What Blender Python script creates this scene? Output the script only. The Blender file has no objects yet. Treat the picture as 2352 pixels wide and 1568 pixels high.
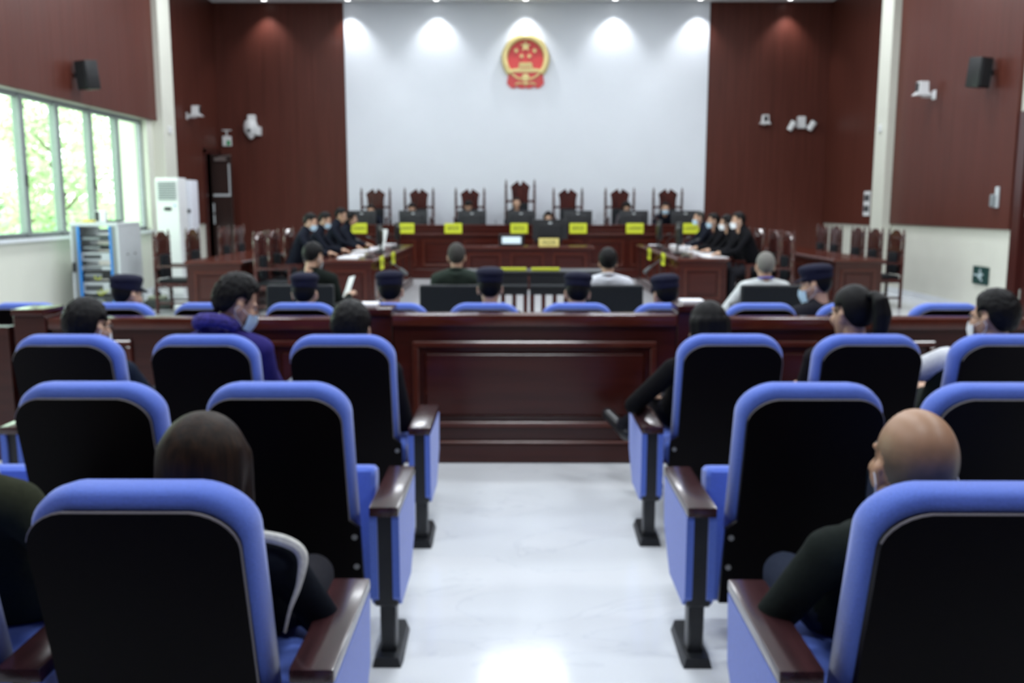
import bpy, bmesh, math, random
from mathutils import Vector, Matrix, Quaternion, noise
import numpy as np

random.seed(7)
SC = bpy.context.scene
COL = SC.collection
R = math.radians

# ------------------------------------------------------------------ camera
cam_d = bpy.data.cameras.new('camera')
cam_d.sensor_width = 36.0
cam_d.lens = 2100.0 / 2352.0 * 36.0
cam_d.clip_start = 0.05
cam_d.clip_end = 300
cam_d.dof.use_dof = True
cam_d.dof.focus_distance = 0.4
cam_d.dof.aperture_fstop = 17.0
cam = bpy.data.objects.new('camera', cam_d)
COL.objects.link(cam)
cam.location = (-0.08, 0.0, 1.5)
cam.rotation_euler = (R(90 - 8.45), 0, math.atan(14 / 2100.0))
SC.camera = cam

# ------------------------------------------------------------------ view, sky
SC.view_settings.view_transform = 'Standard'
SC.view_settings.look = 'None'
SC.view_settings.gamma = 1.0
SC.view_settings.use_curve_mapping = False
SC.view_settings.exposure = 0.0
world = bpy.data.worlds.new('overcast_sky')
SC.world = world
world.use_nodes = True
world.node_tree.nodes['Background'].inputs[0].default_value = (0.92, 0.97, 1.0, 1)
world.node_tree.nodes['Background'].inputs[1].default_value = 6.5

CEIL = 5.92
LIGHT_COL = (0.90, 0.95, 1.0)
PANEL_W = 84.0      # watts of each ceiling LED panel
SPOT_W = 92.0       # watts of each wall-washing downlight


# ------------------------------------------------------------------ materials
MATS = {}


def nt(name):
    m = bpy.data.materials.new(name)
    m.use_nodes = True
    t = m.node_tree
    return m, t, t.nodes['Principled BSDF']


def plain(name, col, rough=0.5, metal=0.0, spec=0.5, noise_amt=0.06, scale=30, bump=0.0, coat=0.0, sheen=0.0):
    if name in MATS:
        return MATS[name]
    m, t, b = nt(name)
    b.inputs['Roughness'].default_value = rough
    b.inputs['Metallic'].default_value = metal
    b.inputs['Specular IOR Level'].default_value = spec
    b.inputs['Coat Weight'].default_value = coat
    b.inputs['Sheen Weight'].default_value = sheen
    tc = t.nodes.new('ShaderNodeTexCoord')
    n = t.nodes.new('ShaderNodeTexNoise')
    n.inputs['Scale'].default_value = scale
    n.inputs['Detail'].default_value = 3
    t.links.new(tc.outputs['Object'], n.inputs['Vector'])
    r = t.nodes.new('ShaderNodeValToRGB')
    lo = [max(0, c * (1 - noise_amt)) for c in col] + [1]
    hi = [min(1, c * (1 + noise_amt)) for c in col] + [1]
    r.color_ramp.elements[0].color = lo
    r.color_ramp.elements[1].color = hi
    r.color_ramp.elements[0].position = 0.3
    r.color_ramp.elements[1].position = 0.7
    t.links.new(n.outputs['Fac'], r.inputs['Fac'])
    t.links.new(r.outputs['Color'], b.inputs['Base Color'])
    if bump:
        bp = t.nodes.new('ShaderNodeBump')
        bp.inputs['Strength'].default_value = bump
        bp.inputs['Distance'].default_value = 0.004
        t.links.new(n.outputs['Fac'], bp.inputs['Height'])
        t.links.new(bp.outputs['Normal'], b.inputs['Normal'])
    MATS[name] = m
    return m


def wood(name, dark, light, rough=0.28, scale=(18, 18, 0.7), coat=0.3, spec=0.5, bump=0.05):
    if name in MATS:
        return MATS[name]
    m, t, b = nt(name)
    tc = t.nodes.new('ShaderNodeTexCoord')
    mp = t.nodes.new('ShaderNodeMapping')
    mp.inputs['Scale'].default_value = scale
    oi = t.nodes.new('ShaderNodeObjectInfo')
    mul = t.nodes.new('ShaderNodeVectorMath')
    mul.operation = 'ADD'
    cmb = t.nodes.new('ShaderNodeCombineXYZ')
    ml = t.nodes.new('ShaderNodeMath')
    ml.operation = 'MULTIPLY'
    ml.inputs[1].default_value = 37.0
    t.links.new(oi.outputs['Random'], ml.inputs[0])
    for i in range(3):
        t.links.new(ml.outputs[0], cmb.inputs[i])
    t.links.new(tc.outputs['Object'], mp.inputs['Vector'])
    t.links.new(mp.outputs['Vector'], mul.inputs[0])
    t.links.new(cmb.outputs['Vector'], mul.inputs[1])
    n = t.nodes.new('ShaderNodeTexNoise')
    n.inputs['Scale'].default_value = 1.6
    n.inputs['Detail'].default_value = 7
    n.inputs['Roughness'].default_value = 0.62
    t.links.new(mul.outputs['Vector'], n.inputs['Vector'])
    r = t.nodes.new('ShaderNodeValToRGB')
    r.color_ramp.elements[0].color = (*dark, 1)
    r.color_ramp.elements[1].color = (*light, 1)
    r.color_ramp.elements[0].position = 0.32
    r.color_ramp.elements[1].position = 0.72
    t.links.new(n.outputs['Fac'], r.inputs['Fac'])
    t.links.new(r.outputs['Color'], b.inputs['Base Color'])
    b.inputs['Roughness'].default_value = rough
    b.inputs['Coat Weight'].default_value = coat
    b.inputs['Coat Roughness'].default_value = 0.12
    b.inputs['Specular IOR Level'].default_value = spec
    if bump:
        bp = t.nodes.new('ShaderNodeBump')
        bp.inputs['Strength'].default_value = bump
        bp.inputs['Distance'].default_value = 0.003
        t.links.new(n.outputs['Fac'], bp.inputs['Height'])
        t.links.new(bp.outputs['Normal'], b.inputs['Normal'])
    MATS[name] = m
    return m


def marble(name):
    m, t, b = nt(name)
    tc = t.nodes.new('ShaderNodeTexCoord')
    w = t.nodes.new('ShaderNodeTexNoise')
    w.inputs['Scale'].default_value = 0.9
    w.inputs['Detail'].default_value = 8
    w.inputs['Distortion'].default_value = 1.4
    mp = t.nodes.new('ShaderNodeMapping')
    mp.inputs['Rotation'].default_value = (0, 0, 0.5)
    mp.inputs['Scale'].default_value = (0.7, 2.2, 1)
    t.links.new(tc.outputs['Object'], mp.inputs['Vector'])
    t.links.new(mp.outputs['Vector'], w.inputs['Vector'])
    r = t.nodes.new('ShaderNodeValToRGB')
    e = r.color_ramp.elements
    e[0].position = 0.0
    e[0].color = (0.689, 0.718, 0.756, 1)
    e[1].position = 1.0
    e[1].color = (0.714, 0.735, 0.764, 1)
    for p, c in ((0.487, (0.697, 0.726, 0.756, 1)), (0.497, (0.639, 0.668, 0.706, 1)), (0.507, (0.705, 0.731, 0.760, 1))):
        x = e.new(p)
        x.color = c
    t.links.new(w.outputs['Fac'], r.inputs['Fac'])
    t.links.new(r.outputs['Color'], b.inputs['Base Color'])
    b.inputs['Roughness'].default_value = 0.11
    b.inputs['Specular IOR Level'].default_value = 0.4
    MATS[name] = m
    return m


def emit(name, col, strength):
    if name in MATS:
        return MATS[name]
    m, t, b = nt(name)
    b.inputs['Base Color'].default_value = (*col, 1)
    b.inputs['Emission Color'].default_value = (*col, 1)
    b.inputs['Emission Strength'].default_value = strength
    MATS[name] = m
    return m


def glass(name, tint):
    m = bpy.data.materials.new(name)
    m.use_nodes = True
    t = m.node_tree
    t.nodes.clear()
    o = t.nodes.new('ShaderNodeOutputMaterial')
    tr = t.nodes.new('ShaderNodeBsdfTransparent')
    tr.inputs['Color'].default_value = (*tint, 1)
    gl = t.nodes.new('ShaderNodeBsdfGlossy')
    gl.inputs['Roughness'].default_value = 0.03
    lw = t.nodes.new('ShaderNodeLayerWeight')
    lw.inputs['Blend'].default_value = 0.5
    pw = t.nodes.new('ShaderNodeMath')
    pw.operation = 'POWER'
    pw.inputs[1].default_value = 4.0
    fr = t.nodes.new('ShaderNodeMath')
    fr.operation = 'MULTIPLY_ADD'
    fr.inputs[1].default_value = 0.5
    fr.inputs[2].default_value = 0.03
    t.links.new(lw.outputs['Facing'], pw.inputs[0])
    t.links.new(pw.outputs[0], fr.inputs[0])
    mx = t.nodes.new('ShaderNodeMixShader')
    t.links.new(fr.outputs[0], mx.inputs[0])
    t.links.new(tr.outputs[0], mx.inputs[1])
    t.links.new(gl.outputs[0], mx.inputs[2])
    t.links.new(mx.outputs[0], o.inputs['Surface'])
    MATS[name] = m
    return m


def hairmat(name, col, col2):
    if name in MATS:
        return MATS[name]
    return wood(name, col, col2, rough=0.5, scale=(60, 60, 3), coat=0.0, spec=0.13, bump=0.6)


W_WALL = wood('red_brown_wood_cladding', (0.066, 0.017, 0.011), (0.098, 0.026, 0.018), rough=0.42, scale=(14, 14, 0.35), coat=0.02, spec=0.22)
W_BENCH = wood('polished_mahogany', (0.034, 0.0055, 0.0035), (0.050, 0.009, 0.0055), rough=0.22, scale=(0.8, 14, 14), coat=0.15, spec=0.35)
W_FRAME = wood('polished_mahogany_edge', (0.062, 0.011, 0.006), (0.085, 0.017, 0.009), rough=0.2, scale=(4, 4, 4), coat=0.3, spec=0.4)
W_CHAIR = wood('dark_rosewood', (0.030, 0.006, 0.005), (0.078, 0.016, 0.011), rough=0.25, scale=(10, 10, 2), coat=0.35)
W_ARM = wood('dark_brown_armrest_wood', (0.026, 0.010, 0.012), (0.055, 0.020, 0.022), rough=0.22, scale=(20, 2, 20), coat=0.5)
BLUE = plain('royal_blue_fabric', (0.100, 0.178, 0.63), rough=0.85, spec=0.2, noise_amt=0.10, scale=220, bump=0.25, sheen=0.35)
SHELL = plain('dark_brown_plastic', (0.0028, 0.0018, 0.0025), rough=0.42, spec=0.07, noise_amt=0.12, scale=60)
PIPING = plain('grey_plastic_edge', (0.16, 0.15, 0.16), rough=0.4)
BLACKM = plain('black_powder_coated_steel', (0.012, 0.014, 0.017), rough=0.42, noise_amt=0.1)
BOLT = plain('zinc_bolt', (0.6, 0.6, 0.58), rough=0.3, metal=0.9)
LEATHER = plain('black_leather', (0.007, 0.009, 0.012), rough=0.5, spec=0.22, noise_amt=0.2, scale=80, bump=0.15)
CREAM = plain('cream_wall_paint', (0.60, 0.60, 0.53), rough=0.7, noise_amt=0.02, scale=3)
WHITEWALL = plain('white_glazed_wall', (0.74, 0.78, 0.84), rough=0.22, spec=0.35, noise_amt=0.01, scale=2)
CEILM = plain('ceiling_paint', (0.72, 0.73, 0.74), rough=0.8, noise_amt=0.02, scale=4)
MARBLE = marble('white_polished_marble')
ALU = plain('grey_aluminium_frame', (0.22, 0.24, 0.25), rough=0.5, metal=0.3)
WHITEP = plain('white_plastic', (0.72, 0.73, 0.74), rough=0.35, noise_amt=0.02)
GREYP = plain('light_grey_sheet_metal', (0.52, 0.55, 0.57), rough=0.4, noise_amt=0.03)
BLACKP = plain('black_plastic', (0.010, 0.011, 0.013), rough=0.35)
DGREY = plain('dark_grey_plastic', (0.05, 0.055, 0.06), rough=0.45)
BLUEP = plain('bright_blue_paint', (0.03, 0.22, 0.62), rough=0.4)
YELLOW = plain('acid_yellow_card', (0.55, 0.60, 0.012), rough=0.5)
GOLDCARD = plain('pale_gold_plate', (0.62, 0.52, 0.16), rough=0.4)
INK = plain('black_ink', (0.03, 0.035, 0.008), rough=0.6)
PAPER = plain('white_paper', (0.80, 0.80, 0.84), rough=0.8, noise_amt=0.02)
GOLD = plain('pale_gold_paint', (0.72, 0.60, 0.27), rough=0.35, metal=0.25)
RED = plain('emblem_red_enamel', (0.62, 0.045, 0.045), rough=0.3)
GREENSIGN = plain('dark_green_sign', (0.01, 0.045, 0.04), rough=0.4)
DARKDOOR = wood('dark_red_door_wood', (0.035, 0.008, 0.007), (0.065, 0.013, 0.010), rough=0.3, scale=(12, 12, 0.6))
DARKDOOR2 = wood('dark_walnut_door_wood', (0.020, 0.012, 0.011), (0.038, 0.022, 0.019), rough=0.3, scale=(12, 12, 0.6))
SKIN = plain('skin', (0.50, 0.30, 0.20), rough=0.5, noise_amt=0.06, scale=14)
SKIN_D = plain('tanned_skin', (0.40, 0.22, 0.13), rough=0.42, noise_amt=0.08, scale=14)
LIPM = plain('lips', (0.42, 0.17, 0.14), rough=0.45)
EYEW = plain('eye_white', (0.6, 0.58, 0.55), rough=0.25)
EYED = plain('dark_iris', (0.015, 0.01, 0.008), rough=0.2)
MASKM = plain('pale_blue_mask_cloth', (0.48, 0.66, 0.80), rough=0.9, noise_amt=0.03)
MASKW = plain('white_mask_cloth', (0.76, 0.78, 0.82), rough=0.9, noise_amt=0.03)
HAIR = hairmat('black_hair', (0.003, 0.003, 0.0035), (0.009, 0.0085, 0.009))
HAIRB = hairmat('dark_brown_hair', (0.004, 0.003, 0.0025), (0.032, 0.015, 0.007))
HAIRG = plain('grey_stubble_hair', (0.17, 0.165, 0.15), rough=0.8, noise_amt=0.25, scale=300, bump=0.4)
STUB = plain('dark_cropped_hair', (0.028, 0.026, 0.022), rough=0.75, noise_amt=0.35, scale=300, bump=0.4)
THIN, _t, _b = nt('thinning_hair_over_scalp')
_tc = _t.nodes.new('ShaderNodeTexCoord')
_sp = _t.nodes.new('ShaderNodeSeparateXYZ')
_nz = _t.nodes.new('ShaderNodeTexNoise')
_nz.inputs['Scale'].default_value = 40
_ma = _t.nodes.new('ShaderNodeMath')
_ma.operation = 'MULTIPLY_ADD'
_ma.inputs[1].default_value = .03
_rp = _t.nodes.new('ShaderNodeMapRange')
_rp.inputs['From Min'].default_value = .0
_rp.inputs['From Max'].default_value = .10
_cr = _t.nodes.new('ShaderNodeValToRGB')
_cr.color_ramp.elements[0].color = (.045, .033, .020, 1)
_cr.color_ramp.elements[1].color = (.36, .20, .115, 1)
_e = _cr.color_ramp.elements.new(.35)
_e.color = (.11, .072, .040, 1)
_t.links.new(_tc.outputs['Object'], _sp.inputs[0])
_t.links.new(_tc.outputs['Object'], _nz.inputs['Vector'])
_t.links.new(_nz.outputs['Fac'], _ma.inputs[0])
_t.links.new(_sp.outputs['Z'], _ma.inputs[2])
_t.links.new(_ma.outputs[0], _rp.inputs['Value'])
_t.links.new(_rp.outputs[0], _cr.inputs['Fac'])
_t.links.new(_cr.outputs['Color'], _b.inputs['Base Color'])
_b.inputs['Roughness'].default_value = .45
NAVYCAP = plain('navy_cap_cloth', (0.012, 0.013, 0.031), rough=0.8, noise_amt=0.1, scale=200, bump=0.1, spec=0.15)
SHOE = plain('black_shoe_leather', (0.012, 0.013, 0.015), rough=0.3)


def cloth(col):
    return plain('cloth_%02d_%02d_%02d' % tuple(int(c * 99) if c > 0.01 else int(c * 990) for c in col), col, rough=0.85, spec=0.08,
                 noise_amt=0.12, scale=90, bump=0.2)


# ------------------------------------------------------------------ geometry helpers
def box(bm, x0, x1, y0, y1, z0, z1, bev=0.0, seg=1):
    tmp = bmesh.new()
    bmesh.ops.create_cube(tmp, size=1.0)
    for v in tmp.verts:
        v.co = Vector((x0 + (v.co.x + .5) * (x1 - x0), y0 + (v.co.y + .5) * (y1 - y0), z0 + (v.co.z + .5) * (z1 - z0)))
    if bev:
        bmesh.ops.bevel(tmp, geom=list(tmp.edges), offset=bev, segments=seg, affect='EDGES', profile=0.7)
    merge(bm, tmp)
    return bm


def merge(bm, tmp, mat=None):
    idx = {}
    for v in tmp.verts:
        idx[v] = bm.verts.new(mat @ v.co if mat else v.co)
    for f in tmp.faces:
        try:
            bm.faces.new([idx[v] for v in f.verts])
        except ValueError:
            pass
    tmp.free()


def cyl(bm, p0, p1, r0, r1=None, n=12):
    r1 = r0 if r1 is None else r1
    p0, p1 = Vector(p0), Vector(p1)
    d = (p1 - p0).normalized()
    u = d.orthogonal().normalized()
    v = d.cross(u)
    a, b = [], []
    for i in range(n):
        t = 2 * math.pi * i / n
        o = u * math.cos(t) + v * math.sin(t)
        a.append(bm.verts.new(p0 + o * r0))
        b.append(bm.verts.new(p1 + o * r1))
    for i in range(n):
        bm.faces.new((a[i], a[(i + 1) % n], b[(i + 1) % n], b[i]))
    bm.faces.new(a[::-1])
    bm.faces.new(b)
    return bm


def tube(bm, pts, r, n=8):
    pts = [Vector(p) for p in pts]
    rs = r if isinstance(r, (list, tuple)) else [r] * len(pts)
    rings = []
    u = None
    for i, p in enumerate(pts):
        d = (pts[min(i + 1, len(pts) - 1)] - pts[max(i - 1, 0)]).normalized()
        if u is None:
            u = d.orthogonal().normalized()
        u = (u - d * u.dot(d)).normalized()
        v = d.cross(u)
        rings.append([bm.verts.new(p + (u * math.cos(2 * math.pi * k / n) + v * math.sin(2 * math.pi * k / n)) * rs[i]) for k in range(n)])
    for a, b in zip(rings, rings[1:]):
        for k in range(n):
            bm.faces.new((a[k], a[(k + 1) % n], b[(k + 1) % n], b[k]))
    bm.faces.new(rings[0][::-1])
    bm.faces.new(rings[-1])
    return bm


def prism(bm, poly, y0, y1, fn=None):
    """polygon in (x,z), extruded along y"""
    fn = fn or (lambda x, y, z: (x, y, z))
    a = [bm.verts.new(fn(x, y0, z)) for x, z in poly]
    b = [bm.verts.new(fn(x, y1, z)) for x, z in poly]
    n = len(poly)
    bm.faces.new(a)
    bm.faces.new(b[::-1])
    for i in range(n):
        bm.faces.new((a[i], b[i], b[(i + 1) % n], a[(i + 1) % n]))
    return bm


def lathe(bm, prof, n=24, sx=1.0, sy=1.0, cap=True):
    rings = []
    for r, z in prof:
        rings.append([bm.verts.new((r * sx * math.cos(2 * math.pi * k / n), r * sy * math.sin(2 * math.pi * k / n), z)) for k in range(n)])
    for a, b in zip(rings, rings[1:]):
        for k in range(n):
            bm.faces.new((a[k], a[(k + 1) % n], b[(k + 1) % n], b[k]))
    if cap:
        bm.faces.new(rings[0][::-1])
        bm.faces.new(rings[-1])
    return bm


def ell(bm, c, r, u=20, v=14, rot=None):
    tmp = bmesh.new()
    bmesh.ops.create_uvsphere(tmp, u_segments=u, v_segments=v, radius=1.0)
    M = Matrix.Translation(Vector(c)) @ (rot.to_matrix().to_4x4() if rot else Matrix.Identity(4)) @ Matrix.Diagonal((*r, 1))
    merge(bm, tmp, M)
    return bm


def capsule(bm, p0, p1, r0, r1=None, n=14, flat=None):
    """tapered closed sweep with round ends"""
    r1 = r0 if r1 is None else r1
    p0, p1 = Vector(p0), Vector(p1)
    d = (p1 - p0)
    L = d.length
    d = d.normalized() if L > 1e-6 else Vector((0, 0, 1))
    pts, rs = [], []
    for a in (90, 60, 30):
        pts.append(p0 - d * r0 * math.sin(R(a)) * 0.999)
        rs.append(max(1e-4, r0 * math.cos(R(a))))
    for k in range(5):
        pts.append(p0 + d * L * k / 4)
        rs.append(r0 + (r1 - r0) * k / 4)
    for a in (30, 60, 90):
        pts.append(p1 + d * r1 * math.sin(R(a)) * 0.999)
        rs.append(max(1e-4, r1 * math.cos(R(a))))
    return tube(bm, pts, rs, n)


def setprops(o, label=None, cat=None, group=None, kind=None):
    if label:
        o['label'] = label
    if cat:
        o['category'] = cat
    if group:
        o['group'] = group
    if kind:
        o['kind'] = kind
    return o


def smooth_angle(me, ang=35):
    for p in me.polygons:
        p.use_smooth = True
    try:
        me.set_sharp_from_angle(angle=R(ang))
    except Exception:
        pass


def obj(name, bm, mat, parent=None, smooth=True, loc=None, rot=None):
    if isinstance(bm, bmesh.types.BMesh):
        bmesh.ops.recalc_face_normals(bm, faces=list(bm.faces))
        me = bpy.data.meshes.new(name)
        bm.to_mesh(me)
        bm.free()
        if smooth:
            smooth_angle(me)
    else:
        me = bm
    if mat is not None and not me.materials:
        for m in (mat if isinstance(mat, (list, tuple)) else [mat]):
            me.materials.append(m)
    o = bpy.data.objects.new(name, me)
    COL.objects.link(o)
    if parent:
        o.parent = parent
    if loc:
        o.location = loc
    if rot:
        o.rotation_euler = rot
    return o


def B(*a, **k):
    return box(bmesh.new(), *a, **k)


def boxes(*L, bev=0.0):
    bm = bmesh.new()
    for b in L:
        box(bm, *b, bev=bev)
    return bm


def thing(name, label, cat, loc=(0, 0, 0), rotz=0.0, group=None, scale=None):
    o = bpy.data.objects.new(name, None)
    o.empty_display_size = 0.1
    COL.objects.link(o)
    o.location = loc
    o.rotation_euler = (0, 0, rotz)
    if scale:
        o.scale = scale
    return setprops(o, label, cat, group)


KIDS = {}


def copy_tree(o, parent=None, label=None, **kw):
    c = o.copy()
    COL.objects.link(c)
    if parent:
        c.parent = parent
    for ch in o.children:
        copy_tree(ch, c)
    if label:
        c['label'] = label
    return c


def struct(name, bm, mat, parent=None, **k):
    o = obj(name, bm, mat, parent, **k)
    if not parent:
        o['kind'] = 'structure'
    return o


# ================================================================== THE SETTING
Y0, YB = -2.6, 21.0        # rear wall behind the camera, wall behind the judges
XN, XF = 6.43, 6.85        # side walls in the hall, side walls beyond the columns
YC = 16.1                  # front face of the columns
struct('floor', B(-XF - .3, XF + .3, Y0 - .2, YB + .3, -0.12, 0.0), MARBLE, smooth=False)
struct('ceiling', B(-XF - .3, XF + .3, Y0 - .2, YB + .3, CEIL, CEIL + .15), CEILM, smooth=False)

# --- wall behind the judges: white glazed centre field, wood boards each side
wb = struct('wall_back', B(-XF - .3, XF + .3, YB, YB + .25, 0, CEIL), CREAM, smooth=False)
obj('white_field', B(-3.93, 4.13, YB - .035, YB - .001, 0, CEIL - .003), WHITEWALL, wb, smooth=False)
BW = 0.36


def boards(parent, axis, a0, a1, face, z0, z1, thick, sign, mat=W_WALL, name='wood_panel'):
    """vertical cladding boards with recessed joints; axis 'x' runs along x on a wall y=face, 'y' along y on x=face"""
    n = max(1, round((a1 - a0) / BW))
    w = (a1 - a0) / n
    me = None
    for i in range(n):
        c = a0 + (i + .5) * w
        if me is None:
            h = (z1 - z0)
            if axis == 'x':
                bm = B(-w / 2 + .0008, w / 2 - .0008, 0, thick, 0, h, bev=.0012)
            else:
                bm = B(0, thick, -w / 2 + .0008, w / 2 - .0008, 0, h, bev=.0012)
            o = obj(name, bm, mat, parent)
            me = o.data
        else:
            o = obj(name, me, mat, parent)
        o.location = (c, face if sign > 0 else face - thick, z0) if axis == 'x' else (face if sign > 0 else face - thick, c, z0)


boards(wb, 'x', -XF, -3.94, YB - .001, .0, CEIL - .003, .045, -1)
boards(wb, 'x', 4.14, XF, YB - .001, .0, CEIL - .003, .045, -1)
wr = struct('wall_rear', B(-XN - .3, XN + .3, Y0 - .2, Y0, 0, CEIL), CREAM, smooth=False)
boards(wr, 'x', -XN + .06, XN - .06, Y0 - .001, .1, CEIL - .003, .05, 1)

# --- door side wall (+x)
DY0, DY1, DZ = 10.75, 12.05, 2.6
wl = struct('wall_right', boxes((XN, XN + .25, DY1, YC, 0, CEIL), (XN, XN + .25, Y0, DY0, 0, CEIL), (XN, XN + .25, DY0, DY1, DZ, CEIL)), CREAM, smooth=False)
boards(wl, 'y', DY1 + .13, YC - .005, XN + .001, 1.185, CEIL - .003, .05, -1)
boards(wl, 'y', Y0, DY0 - .13, XN + .001, 1.185, CEIL - .003, .05, -1)
struct('wall_right_far', B(XF, XF + .25, YC + .5, YB, 0, CEIL), CREAM, smooth=False)
boards(bpy.data.objects['wall_right_far'], 'y', YC + .51, YB - .05, XF + .001, 1.12, CEIL - .003, .045, -1)
struct('trim_1', B(6.24, XF + .25, YC, YC + .5, 0, CEIL, bev=.01), CREAM)
# dark red double door in the +x wall
d2 = struct('door_2', B(XN + .06, XN + .11, DY0 + .08, DY1 - .08, 0.005, DZ - .08), DARKDOOR, smooth=False)
obj('door_frame', boxes((XN - .03, XN + .2, DY1 - .08, DY1 + .12, 0, DZ + .1), (XN - .03, XN + .2, DY0 - .12, DY0 + .08, 0, DZ + .1),
                        (XN - .03, XN + .2, DY0 + .08, DY1 - .08, DZ - .08, DZ + .1)), DARKDOOR, d2)
for zz in (2.08, 1.42, 0.35):
    obj('hinge', cyl(bmesh.new(), (XN + .05, DY1 - .085, zz - .07), (XN + .05, DY1 - .085, zz + .07), .012), BOLT, d2)
for k in range(6):
    obj('door_panel', B(XN + .04, XN + .06, DY0 + .16, DY1 - .16, .12 + k * .40, .12 + k * .40 + .34, bev=.012), DARKDOOR, d2)
obj('door_handle', tube(bmesh.new(), [(XN + .06, DY0 + .2, 1.0), (XN - .0, DY0 + .2, 1.0), (XN - .0, DY0 + .32, 1.0)], .011), BOLT, d2)

# --- window side wall (-x)
WZ0, WZ1, WY0, WY1 = 1.085, 2.93, 7.1, 15.93
ww = struct('wall_left', boxes((-XN - .25, -XN, Y0, WY0, 0, CEIL), (-XN - .25, -XN, WY0, YC + .1, 0, WZ0), (-XN - .25, -XN, WY0, YC + .1, WZ1 + .02, CEIL),
                               (-XN - .25, -XN, WY1, YC + .1, WZ0, WZ1 + .02)), CREAM, smooth=False)
boards(ww, 'y', Y0, YC + .2, -XN - .001, WZ1 + .03, CEIL - .003, .05, 1)
struct('wall_left_far', B(-XF - .25, -XF, YC + .7, YB, 0, CEIL), CREAM, smooth=False)
boards(bpy.data.objects['wall_left_far'], 'y', YC + .75, YB - 1.15, -XF - .001, 1.12, CEIL - .003, .045, 1)
boards(bpy.data.objects['wall_left_far'], 'y', YB - 1.14, YB - .05, -XF - .001, 2.72, CEIL - .003, .045, 1)
struct('trim_2', B(-XF - .25, -6.27, YC + .2, YC + .75, 0, CEIL, bev=.01), CREAM)
win = struct('window_1', boxes((-XN - .17, -XN - .09, WY0, WY1, WZ0, WZ0 + .06), (-XN - .17, -XN - .09, WY0, WY1, WZ1 - .05, WZ1 + .02),
                               (-XN - .17, -XN - .09, WY1 - .05, WY1, WZ0, WZ1)), ALU, smooth=False)
GL = glass('pale_green_window_glass', (0.86, 0.98, 0.86))
ys = [WY1 - .03, 14.95, 14.02, 13.02, 12.08, 11.12, 10.15, 9.2, 8.2, WY0]
for i in range(len(ys) - 1):
    obj('mullion', B(-XN - .18, -XN - .07, ys[i + 1] - .05, ys[i + 1] + .05, WZ0, WZ1, bev=.006), ALU, win)
    obj('pane', B(-XN - .135, -XN - .127, ys[i + 1] + .05, ys[i] - .05, WZ0 + .06, WZ1 - .05), GL, win, smooth=False)
    if i in (1, 3, 5):
        obj('window_handle', B(-XN - .07, -XN - .05, ys[i + 1] - .015, ys[i + 1] + .015, 1.75, 1.9), DGREY, win)
obj('window_sill', B(-XN - .2, -XN + .06, WY0 - .05, WY1 + .03, WZ0 - .045, WZ0), MARBLE, win)

# baseboards
struct('baseboard_right', B(XN - .012, XN, DY1 + .13, YC, 0, .1), MARBLE, smooth=False)
struct('baseboard_left', B(-XN, -XN + .012, Y0, YC + .2, 0, .1), MARBLE, smooth=False)

# far door, dark walnut with its closer, standing ajar at the corner by the back wall (-x)
d1 = struct('door_1', B(-XF - .03, -XF - .0, YB - 1.0, YB - .15, 0.005, 2.62), DARKDOOR2, smooth=False)
obj('door_frame', boxes((-XF - .02, -XF + .06, YB - 1.1, YB - 1.0, 0, 2.7), (-XF - .02, -XF + .06, YB - .15, YB - .06, 0, 2.7), (-XF - .02, -XF + .06, YB - 1.1, YB - .06, 2.62, 2.7)), DARKDOOR, d1)
leaf = obj('door_leaf', B(0, .46, -.025, .025, .01, 2.6, bev=.006), DARKDOOR2, d1, loc=(-XF + .07, YB - .75, 0), rot=(0, 0, R(-6)))
obj('door_closer', boxes((.10, .36, -.07, -.025, 2.46, 2.53)), BOLT, leaf)
obj('closer_arm', tube(bmesh.new(), [(.2, -.06, 2.54), (.5, -.12, 2.57)], .012), BOLT, leaf)
obj('glazing_bead', boxes((.40, .43, -.035, -.025, 1.75, 2.4), (.04, .43, -.035, -.025, 1.70, 1.75)), GREYP, leaf)
for z in (1.35, 1.1):
    obj('edge_strip', boxes((.02, .05, -.035, -.025, z, z + .2)), GREYP, leaf)

# ================================================================== LAMPS
DIFF = emit('led_diffuser', (0.95, 0.98, 1.0), 4.0)
fr_me = df_me = None
lamp_d = bpy.data.lights.new('panel_lamp', 'AREA')
lamp_d.shape = 'RECTANGLE'
lamp_d.size, lamp_d.size_y = 0.58, 1.16
lamp_d.energy = PANEL_W
lamp_d.color = LIGHT_COL
for x, ys_p in ((-4.6, (1.3, 4.3, 7.3, 10.3, 13.3)), (0.0, (1.3, 4.3, 7.3, 10.3, 13.3)), (4.6, (1.3, 4.3, 7.3, 10.3, 13.3)), (-4.6, (16.3,)), (4.6, (16.3,)), (-2.2, (17.8,)), (2.2, (17.8,))):
    for y in ys_p:
        t = thing('ceiling_panel_light', 'flush rectangular white LED panel in the ceiling', 'light', (x, y, CEIL), R(90), 'LED panels in the ceiling grid')
        if fr_me is None:
            fr_me = obj('frame', boxes((-.34, .34, -.63, -.59, -.03, 0), (-.34, .34, .59, .63, -.03, 0), (-.34, -.30, -.59, .59, -.03, 0), (.30, .34, -.59, .59, -.03, 0)), WHITEP, t).data
            df_me = obj('diffuser', B(-.30, .30, -.59, .59, -.022, -.008), DIFF, t, smooth=False).data
        else:
            obj('frame', fr_me, None, t)
            obj('diffuser', df_me, None, t)
        L = bpy.data.objects.new('panel_lamp', lamp_d)
        COL.objects.link(L)
        L.parent = t
        L.location = (0, 0, -.04)
spot_d = bpy.data.lights.new('downlight_lamp', 'SPOT')
spot_d.energy = SPOT_W
spot_d.spot_size = R(95)
spot_d.spot_blend = 0.75
spot_d.shadow_soft_size = 0.04
spot_d.color = (0.95, 0.97, 1.0)
rg = ln = None
SPOTLENS = emit('downlight_lens', (1, 1, 1), 9.0)
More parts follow.
